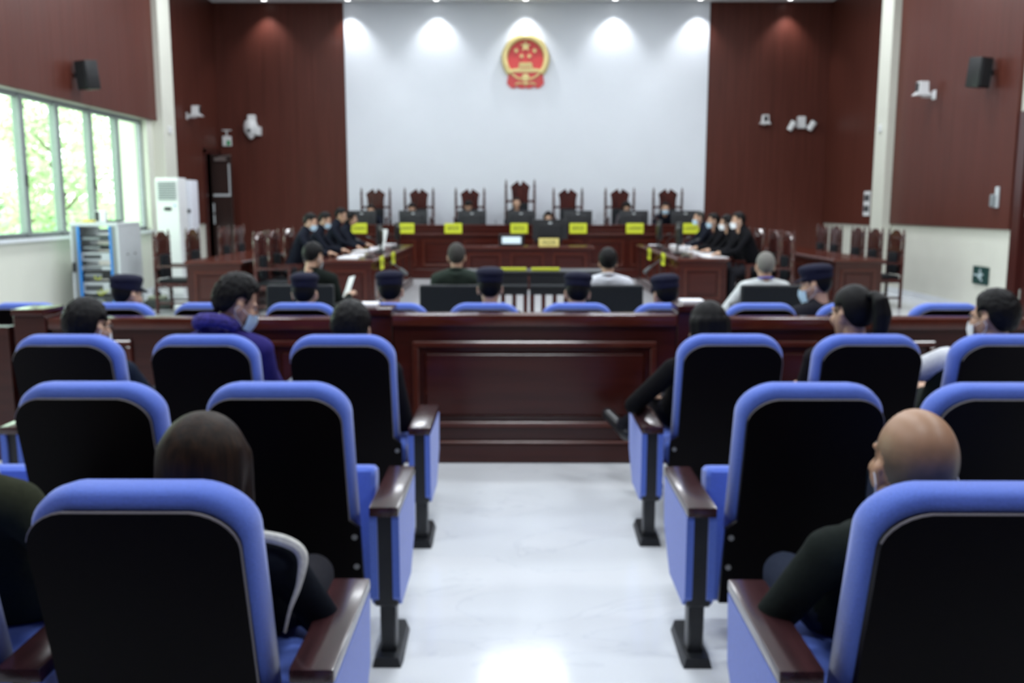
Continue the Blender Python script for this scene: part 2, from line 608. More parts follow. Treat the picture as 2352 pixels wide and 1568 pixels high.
for x in (-5.6, -3.78, -1.86, .08, 2.02, 3.86, 5.8, 0.0):
    t = thing('downlight', 'small round recessed downlight ' + ('alone in the middle of the ceiling' if x == 0 else 'washing the white wall above the judges' if abs(x) < 4 else 'washing the wood cladding beside the white wall'), 'light',
              (x, YB - .32 if x else 15.4, CEIL), 0, None if x == 0 else 'downlights along the wall behind the judges' + ('' if abs(x) < 4 else ', over wood'))
    if rg is None:
        rg = obj('trim_ring', lathe(bmesh.new(), [(.055, 0), (.085, 0), (.085, -.012), (.07, -.02), (.055, -.012), (.055, 0)], 24, cap=False), WHITEP, t).data
        ln = obj('lens', lathe(bmesh.new(), [(.054, -.004), (.054, -.010)], 24), SPOTLENS, t).data
    else:
        obj('trim_ring', rg, None, t)
        obj('lens', ln, None, t)
    L = bpy.data.objects.new('downlight_lamp', spot_d)
    COL.objects.link(L)
    L.parent = t
    L.location = (0, 0, -.05)

# ================================================================== AUDITORIUM SEATS


def recl(z):
    return 0.17 * (0.965 - z) / 0.72 - 0.07


def outline(w, z0, z1, r, n=7):
    pts = [(-w, z0), (w, z0)]
    for k in range(n + 1):
        a = math.pi / 2 * k / n
        pts.append((w - r + r * math.cos(a), z1 - r * .8 + r * .8 * math.sin(a)))
    for k in range(n + 1):
        a = math.pi / 2 + math.pi / 2 * k / n
        pts.append((-w + r + r * math.cos(a), z1 - r * .8 + r * .8 * math.sin(a)))
    return pts


def crown(pts, w, z1):
    """slightly domed top edge"""
    return [(x, z + (0.022 * (1 - (x / w) ** 2) if z > z1 - .12 else 0)) for x, z in pts]


def seat_meshes():
    D = {}
    # plastic shell : rounded top, widening below the arm to the stanchions
    w = .208
    top = crown(outline(w, .50, .905, .085), w, .905)
    poly = [(-.24, .19), (.24, .19), (.24, .47)] + top[1:-1] + [top[-1], (-w, .50), (-.24, .47)]
    bm = bmesh.new()
    prism(bm, poly, 0, .022, lambda x, y, z: (x, y + recl(z) + .10 * (x / .26) ** 2 * .25, z))
    D['shell'] = bm
    # bright edge trim around the shell top
    bm = bmesh.new()
    path = [(x, recl(z) + .10 * (x / .26) ** 2 * .25 + .004, z) for x, z in top[1:-1]]
    tube(bm, path, .0035, 6)
    D['trim'] = bm
    # cushion, thick with rounded edges
    bm = bmesh.new()
    w = .222
    base = crown(outline(w, .44, .94, .105, 9), w, .94)
    rings = []
    cz = .70
    for ins, y in ((.045, .024), (.012, .030), (0.0, .05), (-.004, .085), (0.0, .115), (.018, .14), (.05, .152), (.12, .158)):
        ring = []
        for x, z in base:
            fx = 1 - ins / w
            fz = 1 - ins / .26
            X, Z = x * fx, cz + (z - cz) * fz
            ring.append(bm.verts.new((X, y + recl(Z) + .02 * (x / w) ** 2, Z)))
        rings.append(ring)
    n = len(base)
    for a, b in zip(rings, rings[1:]):
        for i in range(n):
            bm.faces.new((a[i], a[(i + 1) % n], b[(i + 1) % n], b[i]))
    bm.faces.new(rings[0][::-1])
    bm.faces.new(rings[-1])
    D['cushion'] = bm
    # seat pan (down) and folded up
    def pad(x0, x1, y0, y1, z0, z1):
        b = bmesh.new()
        box(b, x0, x1, y0, y1, z0, z1, bev=.035, seg=3)
        return b
    D['seat_down'] = pad(-.245, .245, .20, .66, .335, .435)
    D['pan_down'] = B(-.22, .22, .22, .62, .30, .345, bev=.01)
    up = bmesh.new()
    box(up, -.245, .245, .0, .11, -.01, .46, bev=.035, seg=3)
    bmesh.ops.rotate(up, verts=up.verts, cent=(0, 0, 0), matrix=Matrix.Rotation(R(-9), 3, 'X'))
    bmesh.ops.translate(up, verts=up.verts, vec=(0, .30, .13))
    D['seat_up'] = up
    pu = bmesh.new()
    box(pu, -.22, .22, .10, .145, .03, .42, bev=.01)
    bmesh.ops.rotate(pu, verts=pu.verts, cent=(0, 0, 0), matrix=Matrix.Rotation(R(-9), 3, 'X'))
    bmesh.ops.translate(pu, verts=pu.verts, vec=(0, .30, .13))
    D['pan_up'] = pu
    # stanchion centred on x=0
    hw = .044
    D['arm'] = box(bmesh.new(), -hw - .004, hw + .004, .055, .53, .512, .546, bev=.009, seg=2)
    D['post'] = box(bmesh.new(), -hw + .004, hw - .004, .075, .17, .20, .512, bev=.006)
    bm = bmesh.new()
    poly = [(.06, .24), (.10, .20), (.36, .20), (.50, .33), (.52, .512), (.06, .512)]
    prism(bm, [(a, b) for a, b in poly], -.012, .012, lambda a, y, b: (y, a, b))
    D['panel'] = bm
    D['leg'] = box(bmesh.new(), -.026, .026, .10, .17, .02, .21, bev=.006)
    bm = bmesh.new()
    foot = [(-.047, .05), (.047, .05), (.05, .09), (.044, .33), (.03, .37), (-.03, .37), (-.044, .33), (-.05, .09)]
    a = [bm.verts.new((x, y, 0)) for x, y in foot]
    b = [bm.verts.new((x * .82, y * .96 + .008, .032 if y < .2 else .022)) for x, y in foot]
    bm.faces.new(a[::-1])
    bm.faces.new(b)
    for i in range(8):
        bm.faces.new((a[i], a[(i + 1) % 8], b[(i + 1) % 8], b[i]))
    D['foot'] = bm
    bm = bmesh.new()
    cyl(bm, (0, -.006, 0), (0, .012, 0), .0095, n=12)
    D['bolt'] = bm
    out = {}
    for k, bm in D.items():
        bmesh.ops.recalc_face_normals(bm, faces=list(bm.faces))
        me = bpy.data.meshes.new('seat_' + k)
        bm.to_mesh(me)
        bm.free()
        smooth_angle(me, 100 if k == 'cushion' else 40)
        out[k] = me
    for k, m in dict(shell=SHELL, trim=PIPING, cushion=BLUE, seat_down=BLUE, seat_up=BLUE, pan_down=SHELL, pan_up=SHELL, arm=W_ARM, post=BLACKM,
                     panel=BLUE, leg=BLACKM, foot=BLACKM, bolt=BOLT).items():
        out[k].materials.append(m)
    return out


SM = seat_meshes()


def seat(x, y, side, label, group, down=False, sx=.29, zs=1.0, both=False):
    t = thing('auditorium_seat', label, 'seat', (x, y, 0), 0, group, scale=(1, 1, zs) if zs != 1 else None)
    sh = obj('back_shell', SM['shell'], None, t)
    obj('edge_trim', SM['trim'], None, sh)
    for bx in (-1, 1):
        for bz in (.44, .33):
            obj('bolt', SM['bolt'], None, sh, loc=(bx * .222, recl(bz) + .021, bz))
    obj('back_cushion', SM['cushion'], None, t)
    s = obj('seat_cushion', SM['seat_down' if down else 'seat_up'], None, t)
    obj('seat_pan', SM['pan_down' if down else 'pan_up'], None, s)
    for sgn in ((side, -side) if both else (side,)):
        px = sgn * (sx if sgn == side else .29)
        st = obj('stanchion', SM['post'], None, t, loc=(px, 0, 0))
        obj('armrest', SM['arm'], None, t, loc=(px, 0, 0))
        for q in (-1, 1):
            obj('side_panel', SM['panel'], None, st, loc=(q * .036, 0, 0))
        obj('leg', SM['leg'], None, t, loc=(px, 0, 0))
        obj('foot_plate', SM['foot'], None, t, loc=(px, 0, 0))
    return t


ROWS = ((.687, 'empty last row of all', (0, 0), (0, 0)), (1.722, 'row of the white jacket lining', (1, 1), (1, 1)), (2.757, 'empty middle row', (0, 0, 0), (0, 0, 0)), (3.812, 'audience row facing the wooden partition', (1, 1, 1), (1, 1, 1)))
ORD = ('on the aisle', 'second from the aisle', 'third from the aisle')
for y, rn, oL, oR in ROWS:
    for sd, sn, occ in ((-1, 'window', oL), (1, 'door', oR)):
        for k, o in enumerate(occ):
            seat(sd * (.830 + .587 * k), y + (.03 if sd > 0 and y > 3.5 else 0), -sd,
                 'blue tip-up auditorium seat %s, %s side, %s' % (ORD[k], sn, rn), 'blue auditorium seats in three audience rows',
                 down=bool(o), sx=.32 if k == 0 else .2935, both=(k == len(occ) - 1))
P4 = [-3.229 + .587 * k for k in range(11)]
N4 = ('empty, nearest the window wall', 'of the capped person looking along the row', 'empty, beside the cap behind the sheet reader', 'of the cap behind the sheet reader',
      'of the capped person beside the window side post', 'of the cap behind the green shirt', 'of the cap behind the white shirt at the dock', 'of the cap beside the door side post',
      'empty, behind the blue neck strap', 'of the masked capped person who leans over', 'empty, nearest the door side wall')
OCC4 = {1, 3, 4, 5, 6, 7, 9}
for k, x in enumerate(P4):
    seat(x, 5.76, 1, 'blue seat beyond the partition, ' + N4[k],
         'blue seats beyond the wooden partition', down=k in OCC4, sx=.2935, zs=.927)

# ================================================================== PARTITION


def panel_frame(bm, x0, x1, z0, z1, y, w=.03, d=.02):
    """raised rectangular moulding on a face looking towards -y"""
    box(bm, x0, x1, y - d, y, z1 - w, z1, bev=.006)
    box(bm, x0, x1, y - d, y, z0, z0 + w, bev=.006)
    box(bm, x0, x0 + w, y - d, y, z0 + w, z1 - w, bev=.006)
    box(bm, x1 - w, x1, y - d, y, z0 + w, z1 - w, bev=.006)


def partition(label, x0, x1, y, ztop, panels, dep=.10):
    t = thing('wooden_partition', label, 'partition', ((x0 + x1) / 2, y, 0), 0)
    hx = (x1 - x0) / 2
    obj('board', B(-hx, hx, 0, dep, .0, ztop - .06), W_BENCH, t, smooth=False)
    obj('top_rail', B(-hx - .005, hx + .005, -.028, dep + .02, ztop - .065, ztop, bev=.012, seg=2), W_FRAME, t)
    obj('plinth', B(-hx, hx, -.018, 0, 0.002, .115, bev=.006), W_BENCH, t)
    obj('skirting_bead', B(-hx, hx, -.026, 0, .115, .135, bev=.008), W_FRAME, t)
    n = panels
    for i in range(n):
        a = -hx + 2 * hx * i / n + .11
        b = -hx + 2 * hx * (i + 1) / n - .11
        bm = bmesh.new()
        panel_frame(bm, a, b, .215, .725, 0, .035, .022)
        m = obj('panel_moulding', bm, W_FRAME, t)
        obj('raised_panel', B(a + .065, b - .065, -.016, 0, .28, .66, bev=.014), W_BENCH, t)
    return t


partition('polished dark red wooden partition closing the aisle, one wide panel', -.80, .83, 5.235, .880, 1)
partition('polished dark red wooden partition on window side, in front of the navy caps', -2.80, -1.06, 5.26, .855, 3)
partition('polished dark red wooden partition on door side, in front of empty blue seats', 1.09, 3.8, 5.26, .858, 4)
for nm, x0, x1, z in (('on window side of the aisle panel, white card on top', -1.055, -.805, .915), ('on door side of the aisle panel, white card on top', .835, 1.085, .935),
                      ('at the window end of the partition', -3.0, -2.81, .91)):
    t = thing('partition_post', 'square dark red wooden post ' + nm, 'post', ((x0 + x1) / 2, 5.235, 0))
    h = (x1 - x0) / 2
    obj('shaft', B(-h, h, -.01, .2, 0, z - .04, bev=.006), W_BENCH, t)
    obj('cap', B(-h - .0, h + .0, -.03, .22, z - .04, z, bev=.01, seg=2), W_BENCH, t)
for x0, x1, z, nm in ((-1.05, -.9, .915, 'window'), (.87, 1.0, .935, 'door')):
    setprops(obj('card', B(x0, x1, 5.26, 5.40, z + .0005, z + .022, bev=.003), PAPER), 'small pack of white cards lying on the wooden post, %s side of aisle' % nm, 'paper')
low = thing('wooden_partition', 'low dark wooden partition end with grey metal strip, beside the window wall', 'partition', (-4.0, 5.26, 0))
obj('board', B(-.95, .95, 0, .1, 0, .80), W_BENCH, low, smooth=False)
obj('metal_strip', B(-.95, .62, -.02, .0, .80, .825), GREYP, low)

# ================================================================== DOCK, JUDGES' BENCH, TABLES
for s, nm in ((-1, 'window'), (1, 'door')):
    t = thing('dock_table', 'black-topped defendant table with vertical bars, half nearer the %s wall' % nm, 'table', (.03 + s * .435, 9.3, 0), 0, None, (1, 1, .975))
    obj('table_top', B(-.432, .432, 0, .42, .815, .862, bev=.006), BLACKP, t)
    obj('apron', B(-.425, .425, 0, .03, .725, .815), BLACKP, t, smooth=False)
    obj('rail', B(-.425, .425, -.022, .03, .70, .725, bev=.004), DGREY, t)
    obj('lower_rail', B(-.425, .425, 0, .03, .615, .70), BLACKP, t, smooth=False)
    for k in range(8):
        bx = -.40 + k * .1143
        obj('bar', B(bx - .022, bx + .022, .004, .03, .10, .615), W_CHAIR, t, smooth=False)
    obj('bottom_rail', B(-.425, .425, 0, .04, .02, .10), BLACKP, t, smooth=False)
    for bx in (-.40, .40):
        obj('leg', B(bx - .02, bx + .02, .36, .40, 0, .815), BLACKP, t, smooth=False)
    setprops(obj('nameplate', boxes((.03 + s * .17 - .145, .03 + s * .17 + .145, 9.35, 9.40, .8410, .871), bev=.004), YELLOW),
             'yellow card lying on the black dock table, %s half' % nm, 'nameplate', None)

# platform under the judges
struct('trim_3', B(-4.6, 4.7, 19.62, YB - .04, 0, .35, bev=.01), W_BENCH)

t = thing('judges_bench', 'long dark red wooden bench of the judges with panelled front', 'bench', (0.02, 18.9, 0))
hx = 3.86
obj('body', B(-hx, hx, .03, .62, 0, .90), W_BENCH, t, smooth=False)
obj('writing_shelf', B(-hx - .02, hx + .02, -.03, .68, .90, .935, bev=.01), W_FRAME, t)
obj('upstand', B(-hx, hx, .02, .20, .935, 1.085), W_BENCH, t, smooth=False)
obj('upstand_bead', B(-hx, hx, .005, .02, .99, 1.01, bev=.005), W_FRAME, t)
obj('top_ledge', B(-hx - .02, hx + .02, -.0, .30, 1.085, 1.11, bev=.008), W_FRAME, t)
obj('plinth', B(-hx, hx, -.0, .03, .003, .20, bev=.006), W_BENCH, t)
np_ = 9
for i in range(np_):
    a = -hx + 2 * hx * i / np_ + .07
    b = -hx + 2 * hx * (i + 1) / np_ - .07
    bm = bmesh.new()
    panel_frame(bm, a, b, .26, .80, .03, .04, .022)
    obj('panel_moulding', bm, W_FRAME, t)
    obj('raised_panel', B(a + .075, b - .075, .012, .03, .335, .725, bev=.012), W_BENCH, t)

t = thing('clerk_desk', 'dark red wooden clerk desk with three front panels below the bench', 'desk', (.08, 16.4, 0))
obj('body', B(-1.15, 1.15, .05, .6, 0, .735), W_BENCH, t, smooth=False)
obj('desk_top', B(-1.21, 1.21, 0, .72, .735, .772, bev=.01), W_FRAME, t)
obj('plinth', B(-1.15, 1.15, .03, .05, 0, .1), W_BENCH, t)
for i in range(3):
    a, b = -1.15 + i * .767 + .08, -1.15 + (i + 1) * .767 - .08
    bm = bmesh.new()
    panel_frame(bm, a, b, .18, .66, .05, .04, .022)
    obj('panel_moulding', bm, W_FRAME, t)
    obj('raised_panel', B(a + .07, b - .07, .03, .05, .25, .59, bev=.012), W_BENCH, t)


def long_table(label, x0, x1, y0, y1, rotz, inner):
    cx = (x0 + x1) / 2
    t = thing('panelled_table', label, 'table', (cx, y0, 0), rotz, 'long panelled tables')
    hx, L = (x1 - x0) / 2, y1 - y0
    obj('body', B(-hx + .04, hx - .04, .04, L - .04, 0, .72), W_BENCH, t, smooth=False)
    obj('table_top', B(-hx, hx, 0, L, .72, .76, bev=.01), W_FRAME, t)
    obj('plinth', B(-hx + .025, hx - .025, .025, L - .025, 0.002, .10), W_BENCH, t)
    bm = bmesh.new()
    panel_frame(bm, -hx + .12, hx - .12, .17, .62, .04, .03, .02)
    obj('end_moulding', bm, W_FRAME, t)
    obj('end_panel', B(-hx + .18, hx - .18, .025, .04, .23, .56, bev=.01), W_BENCH, t)
    n = 5
    for i in range(n):
        a, b = .1 + (L - .2) * i / n + .05, .1 + (L - .2) * (i + 1) / n - .05
        for s in ((1,) if inner > 0 else (-1,)):
            X = s * (hx - .04)
            e = X + s * .02
            lo, hi = min(X, e), max(X, e)
            bm = boxes((lo, hi, a, b, .17, .20), (lo, hi, a, b, .59, .62), (lo, hi, a, a + .03, .20, .59), (lo, hi, b - .03, b, .20, .59))
            obj('side_moulding', bm, W_FRAME, t)
    return t


long_table('long panelled table of the prosecutors, covered with papers, window side', -2.80, -2.06, 12.58, 17.5, 0, 1)
long_table('long panelled table of the defence lawyers, covered with papers, door side', 2.17, 2.93, 13.0, 17.7, 0, -1)
long_table('empty long panelled table nearer the window wall', -4.57, -3.78, 12.27, 15.4, 0, 1)
long_table('empty long panelled table nearer the door wall', 4.30, 5.03, 12.75, 17.2, 0, -1)

# ------------------------------------------------------------------ wooden court chairs


def court_chair(label, loc, rotz, group, scale=1.0, hs=1.0, carved=True):
    """carved rosewood armchair facing local +y; 1.19 m tall"""
    t = thing('carved_chair', label, 'chair', loc, rotz, group, scale=(scale, scale, scale * hs))
    if 'post' not in CM:
        def mk(n, bm, mat):
            bmesh.ops.recalc_face_normals(bm, faces=list(bm.faces))
            me = bpy.data.meshes.new('chair_' + n)
            bm.to_mesh(me)
            bm.free()
            smooth_angle(me)
            me.materials.append(mat)
            CM[n] = me
        bm = bmesh.new()
        lathe(bm, [(.024, 0), (.024, .45), (.02, .48), (.026, .50), (.026, .78), (.018, .80), (.028, .82), (.028, .84), (.02, .86), (.024, .88), (.024, 1.04), (.016, 1.06),
                   (.03, 1.075), (.03, 1.09), (.014, 1.11), (.02, 1.13), (.016, 1.15), (.004, 1.19)], 12)
        mk('post', bm, W_CHAIR)
        # crest panel with scooped notch and horns
        poly = [(-.15, .62), (.15, .62), (.155, .95), (.165, 1.02), (.185, 1.075), (.155, 1.10), (.10, 1.135), (.05, 1.165), (.03, 1.15), (.022, 1.115), (0, 1.10),
                (-.022, 1.115), (-.03, 1.15), (-.05, 1.165), (-.10, 1.135), (-.155, 1.10), (-.185, 1.075), (-.165, 1.02), (-.155, .95)]
        bm = bmesh.new()
        prism(bm, poly, -.015, .02)
        mk('crest', bm, W_CHAIR)
        bm = bmesh.new()
        prism(bm, [(-.10, .86), (.10, .86), (.11, 1.03), (.06, 1.08), (0, 1.05), (-.06, 1.08), (-.11, 1.03)], -.024, -.014)
        prism(bm, [(-.06, .90), (.06, .90), (.0, 1.02)], -.034, -.023)
        prism(bm, [(-.10, .86), (.10, .86), (.11, 1.03), (.06, 1.08), (0, 1.05), (-.06, 1.08), (-.11, 1.03)], .019, .028)
        mk('carving', bm, W_CHAIR)
        bm = bmesh.new()
        mk('back_rail', box(bm, -.26, .26, -.018, .018, .84, .875, bev=.006), W_CHAIR)
        mk('lower_back_rail', B(-.26, .26, -.018, .018, .50, .54, bev=.006), W_CHAIR)
        bm = bmesh.new()
        mk('back_pad', box(bm, -.145, .145, .012, .06, .50, .835, bev=.018, seg=2), LEATHER)
        mk('rear_pad', box(bmesh.new(), -.145, .145, -.035, -.012, .50, .835, bev=.01, seg=2), LEATHER)
        mk('seat_frame', B(-.28, .28, -.02, .50, .38, .44, bev=.008), W_CHAIR)
        mk('seat_pad', box(bmesh.new(), -.25, .25, .02, .48, .44, .49, bev=.02, seg=2), LEATHER)
        mk('front_leg', lathe(bmesh.new(), [(.02, 0), (.028, .03), (.02, .08), (.026, .3), (.028, .38), (.022, .42), (.022, .66)], 12), W_CHAIR)
        mk('arm', box(bmesh.new(), -.028, .028, -.0, .50, .66, .69, bev=.01, seg=2), W_CHAIR)
        mk('stretcher', boxes((-.26, .26, .44, .47, .16, .19), (-.27, -.24, 0, .46, .14, .17), (.24, .27, 0, .46, .14, .17)), W_CHAIR)
    for s in (-1, 1):
        obj('back_post', CM['post'], None, t, loc=(s * .27, 0, 0))
        obj('leg', CM['front_leg'], None, t, loc=(s * .26, .46, 0))
        obj('armrest', CM['arm'], None, t, loc=(s * .265, 0, 0))
    c = obj('crest_panel', CM['crest'], None, t)
    if carved:
        obj('carving', CM['carving'], None, c)
    for n in ('back_rail', 'lower_back_rail', 'back_pad', 'rear_pad', 'seat_frame', 'seat_pad', 'stretcher'):
        obj(n, CM[n], None, t)
    return t


CM = {}
JX = (-3.235, -2.275, -1.145, -.034, 1.018, 2.165, 3.225)
JN = ('first behind the bench from the window wall', 'second behind the bench from the window wall', 'third behind the bench from the window wall', 'tallest, in the middle behind the bench',
      'the empty one beside the middle', 'second behind the bench from the door wall', 'first behind the bench from the door wall')
for x, n in zip(JX, JN):
    court_chair('carved rosewood judge chair with black pad, ' + n, (x, 20.48, .352), math.pi, 'carved judge chairs', scale=1.16, hs=1.25 if x == -.034 else 1.12)
SG = 'carved chairs at the side tables'
for y, n in ((13.3, 'first'), (14.2, 'second'), (15.3, 'third'), (16.25, 'fourth')):
    court_chair('carved chair of the %s prosecutor at the window side table' % n, (-3.62, y, 0), -math.pi / 2, SG, .98)
court_chair('empty carved chair at the near end of the prosecutors table', (-3.60, 12.5, 0), -math.pi / 2, SG, .98)
for y, n in ((13.35, 'first'), (14.2, 'second'), (15.05, 'third'), (16.0, 'fourth')):
    court_chair('carved chair of the %s lawyer at the door side table' % n, (3.64, y, 0), math.pi / 2, SG, .98)
court_chair('empty carved chair at the near end of the lawyers table', (3.62, 12.62, 0), math.pi / 2, SG, .98)
for i, y in enumerate((12.95, 14.2, 15.75, 16.6)):
    court_chair('empty carved chair between empty table and air conditioner, %s along the row' % ('first', 'second', 'third', 'fourth')[i], (-5.12, y, 0), -math.pi / 2, SG, .98)
for i, y in enumerate((13.75, 14.55, 15.3, 16.35, 17.1)):
    court_chair('empty carved chair against the column on door side, %s along the row' % ('first', 'second', 'third', 'fourth', 'fifth')[i], (5.56, y, 0), math.pi / 2, SG, .98)
court_chair('carved chair of the clerk behind the clerk desk', (.49, 17.75, 0), math.pi, SG, .95)


def block_chair(label, loc, w=.62):
    t = thing('leather_armchair', label, 'chair', loc, 0, 'black leather chairs of the defendants')
    h = w / 2
    obj('backrest', box(bmesh.new(), -h, h, -.09, .0, .40, .80, bev=.028, seg=3), LEATHER, t)
    obj('seat_cushion', box(bmesh.new(), -h + .02, h - .02, -.02, .48, .32, .45, bev=.03, seg=3), LEATHER, t)
    obj('seat_base', B(-h + .03, h - .03, -.02, .46, .24, .32), BLACKP, t)
    for sx in (-1, 1):
        obj('armrest', box(bmesh.new(), sx * (h - .01) - .035, sx * (h - .01) + .035, -.02, .46, .56, .61, bev=.012), BLACKP, t)
        obj('arm_support', B(sx * (h - .01) - .02, sx * (h - .01) + .02, .38, .42, .28, .56), BLACKP, t)
        for yy in (0.0, .40):
            obj('leg', B(sx * (h - .06) - .02, sx * (h - .06) + .02, yy, yy + .04, 0, .24), BLACKP, t)
    return t


block_chair('low black leather chair of the black shirted sheet reader', (-2.03, 8.2, 0), .60)
block_chair('low black leather chair under the dark green shirt', (-.645, 8.2, 0), .63)
block_chair('low black leather chair of the white shirt behind dock table', (.72, 8.2, 0), .63)
block_chair('low black leather chair of the one with blue neck strap', (2.21, 8.2, 0), .60)

# ================================================================== EMBLEM
EY = YB - .036
em = thing('wall_emblem', 'round red and gold national emblem high on the white wall', 'emblem', (.08, EY, 4.705))
EK = .001146


def ep(cx, cy):
    return ((cx - 930) * EK, (715 - cy) * EK)


def disc_poly(cx, cy, rx, ry, n=48):
    return [((cx - 930 + rx * math.cos(2 * math.pi * k / n)) * EK, (715 - cy + ry * math.sin(2 * math.pi * k / n)) * EK) for k in range(n)]


def star_poly(cx, cy, r):
    out = []
    for k in range(10):
        a = math.pi / 2 + k * math.pi / 5
        q = r if k % 2 == 0 else r * .42
        out.append(((cx - 930 + q * math.cos(a)) * EK, (715 - cy + q * math.sin(a)) * EK))
    return out


obj('red_field', prism(bmesh.new(), disc_poly(930, 700, 390, 390), -.03, 0), RED, em)
# wheat-ear wreath: an open ring of gold with overlapping ears
bm = bmesh.new()
pts, rs = [], []
for k in range(41):
    a = R(-42) + R(264) * k / 40
    pts.append(((405 * math.cos(a)) * EK, -.035, (5 + 408 * math.sin(a)) * EK))
    rs.append(62 * EK)
tube(bm, pts, rs, 12)
wre = obj('wheat_wreath', bm, GOLD, em)
bm = bmesh.new()
for k in range(46):
    a = R(-40) + R(260) * k / 45
    for rr in (372, 438):
        ell(bm, ((rr * math.cos(a)) * EK, -.085, (5 + rr * math.sin(a)) * EK), (.026, .018, .014), 8, 6, Quaternion((0, 1, 0), -(a + (R(60) if a < R(90) else R(120)))))
g = obj('wheat_grains', bm, GOLD, wre)
g['kind'] = 'stuff'
obj('large_star', prism(bmesh.new(), star_poly(930, 475, 105), -.06, -.028), GOLD, em)
for c in ((750, 558), (1105, 558), (855, 660), (1003, 660)):
    obj('small_star', prism(bmesh.new(), star_poly(*c, 52), -.055, -.028), GOLD, em)
gate = obj('gate_tower', prism(bmesh.new(), [ep(*p) for p in ((785, 905), (1078, 905), (1062, 860), (1050, 800), (1040, 782), (822, 782), (812, 800), (800, 860))], -.065, -.028), GOLD, em)
obj('gate_roof', boxes((-.155, .155, -.08, -.06, -.135, -.118), (-.14, .14, -.08, -.06, -.098, -.082)), GOLD, gate)
for k in range(5):
    obj('arch', B(-.105 + k * .05 - .009, -.105 + k * .05 + .009, -.07, -.06, -.205, -.165), RED, gate)
obj('base_band', prism(bmesh.new(), [ep(*p) for p in ((640, 945), (650, 905), (780, 890), (930, 885), (1080, 890), (1212, 905), (1222, 945), (1170, 958), (930, 965), (690, 958))], -.06, -.03), GOLD, em)
obj('drapery', prism(bmesh.new(), [ep(*p) for p in ((600, 985), (1262, 985), (1290, 1175), (1215, 1250), (1140, 1262), (1110, 1225), (1040, 1262), (960, 1265), (930, 1240), (900, 1265), (820, 1262), (752, 1225),
                                                     (720, 1262), (645, 1250), (572, 1175))], -.045, 0), RED, em)
bm = bmesh.new()
tube(bm, [(ep(x, z)[0], -.05, ep(x, z)[1]) for x, z in ((625, 955), (690, 1015), (760, 1065), (830, 1090), (930, 1075), (1030, 1090), (1100, 1065), (1170, 1015), (1235, 955))], .024, 8)
obj('ribbon_band', bm, GOLD, em)
gear = []
for k in range(24):
    a = 2 * math.pi * k / 24
    q = 82 if k % 2 else 62
    gear.append(ep(930 + q * math.cos(a), 1062 - q * math.sin(a)))
obj('gear_wheel', prism(bmesh.new(), gear, -.07, -.04), GOLD, em)
bm = bmesh.new()
tube(bm, [(ep(x, z)[0], -.05, ep(x, z)[1]) for x, z in ((730, 1190), (790, 1170), (860, 1165), (930, 1185), (1000, 1165), (1070, 1170), (1135, 1190))], [.016, .022, .014, .038, .014, .022, .016], 8)
obj('lower_knot', bm, GOLD, em)

# ================================================================== NAMEPLATES, MONITORS, PAPERS


def text_mesh(s, size, width=None):
    cu = bpy.data.curves.new('lettering', 'FONT')
    cu.body = s
    cu.size = size
    cu.extrude = .0008
    cu.resolution_u = 2
    cu.align_x = 'CENTER'
    cu.align_y = 'CENTER'
    o = bpy.data.objects.new('lettering', cu)
    COL.objects.link(o)
    dg = bpy.context.evaluated_depsgraph_get()
    me = bpy.data.meshes.new_from_object(o.evaluated_get(dg))
    bpy.data.objects.remove(o)
    xs = [v.co.x for v in me.vertices] or [0, 1]
    ys_ = [v.co.y for v in me.vertices] or [0, 1]
    cx, cy = (max(xs) + min(xs)) / 2, (max(ys_) + min(ys_)) / 2
    k = (width / (max(xs) - min(xs))) if width else 1
    for v in me.vertices:
        v.co = ((v.co.x - cx) * k, (v.co.y - cy), v.co.z)
    me.name = 'lettering'
    return me


def nameplate(label, loc, w, h, txt, tw, th, mat, rotz=0.0, tilt=-8, group='yellow nameplates on the bench'):
    t = thing('nameplate', label, 'nameplate', loc, rotz, group)
    p = obj('plate', B(-w / 2, w / 2, 0, .012, 0, h, bev=.004), mat, t, rot=(R(tilt), 0, 0))
    obj('foot', B(-w / 2, w / 2, .0, .05, 0, .006), mat, t)
    me = text_mesh(txt, th, tw)
    me.materials.append(INK)
    obj('lettering', me, None, p, loc=(0, -.001, h / 2), rot=(R(90), 0, 0))
    return t


PL = ((-3.36, '人民陪审员', 'first from the window wall'), (-2.39, '人民陪审员', 'second from the window wall'), (-1.41, '审判员', 'third from the window wall'),
      (-.06, '审判长', 'in front of the presiding judge'), (1.15, '审判员', 'third from the door wall'), (2.31, '人民陪审员', 'second from the door wall'), (3.45, '人民陪审员', 'first from the door wall'))
for x, s, n in PL:
    nameplate('yellow nameplate on the judges bench, ' + n, (x, 18.865, .938), .355, .205, s, .30 if len(s) == 5 else .235, .085 if len(s) == 5 else .105, YELLOW, tilt=-6)
nameplate('gold nameplate of the clerk on the clerk desk', (.47, 16.45, .773), .36, .15, '书记员', .24, .10, GOLDCARD, group='clerk desk items')


def monitor(label, loc, rotz, w=.53, h=.31, group='monitors on the bench', mat=None):
    t = thing('computer_monitor', label, 'monitor', loc, rotz, group)
    # local: screen looks to +y, back to -y
    obj('foot', B(-.12, .12, -.09, .09, 0, .014, bev=.004), BLACKP, t)
    obj('stand', B(-.03, .03, -.035, -.01, .012, .22, bev=.004), BLACKP, t)
    s = obj('screen_housing', box(bmesh.new(), -w / 2, w / 2, -.012, .018, .12, .12 + h, bev=.008, seg=2), mat or DGREY, t)
    obj('rear_bulge', box(bmesh.new(), -w * .32, w * .32, -.036, -.010, .15, .12 + h * .75, bev=.012), mat or DGREY, s)
    obj('screen', B(-w / 2 + .012, w / 2 - .012, .0175, .0195, .135, .12 + h - .012), BLACKP, s, smooth=False)
    obj('badge', B(-.03, .03, -.014, -.0115, .12 + h * .78, .12 + h * .86), GREYP, s, smooth=False)
    return t


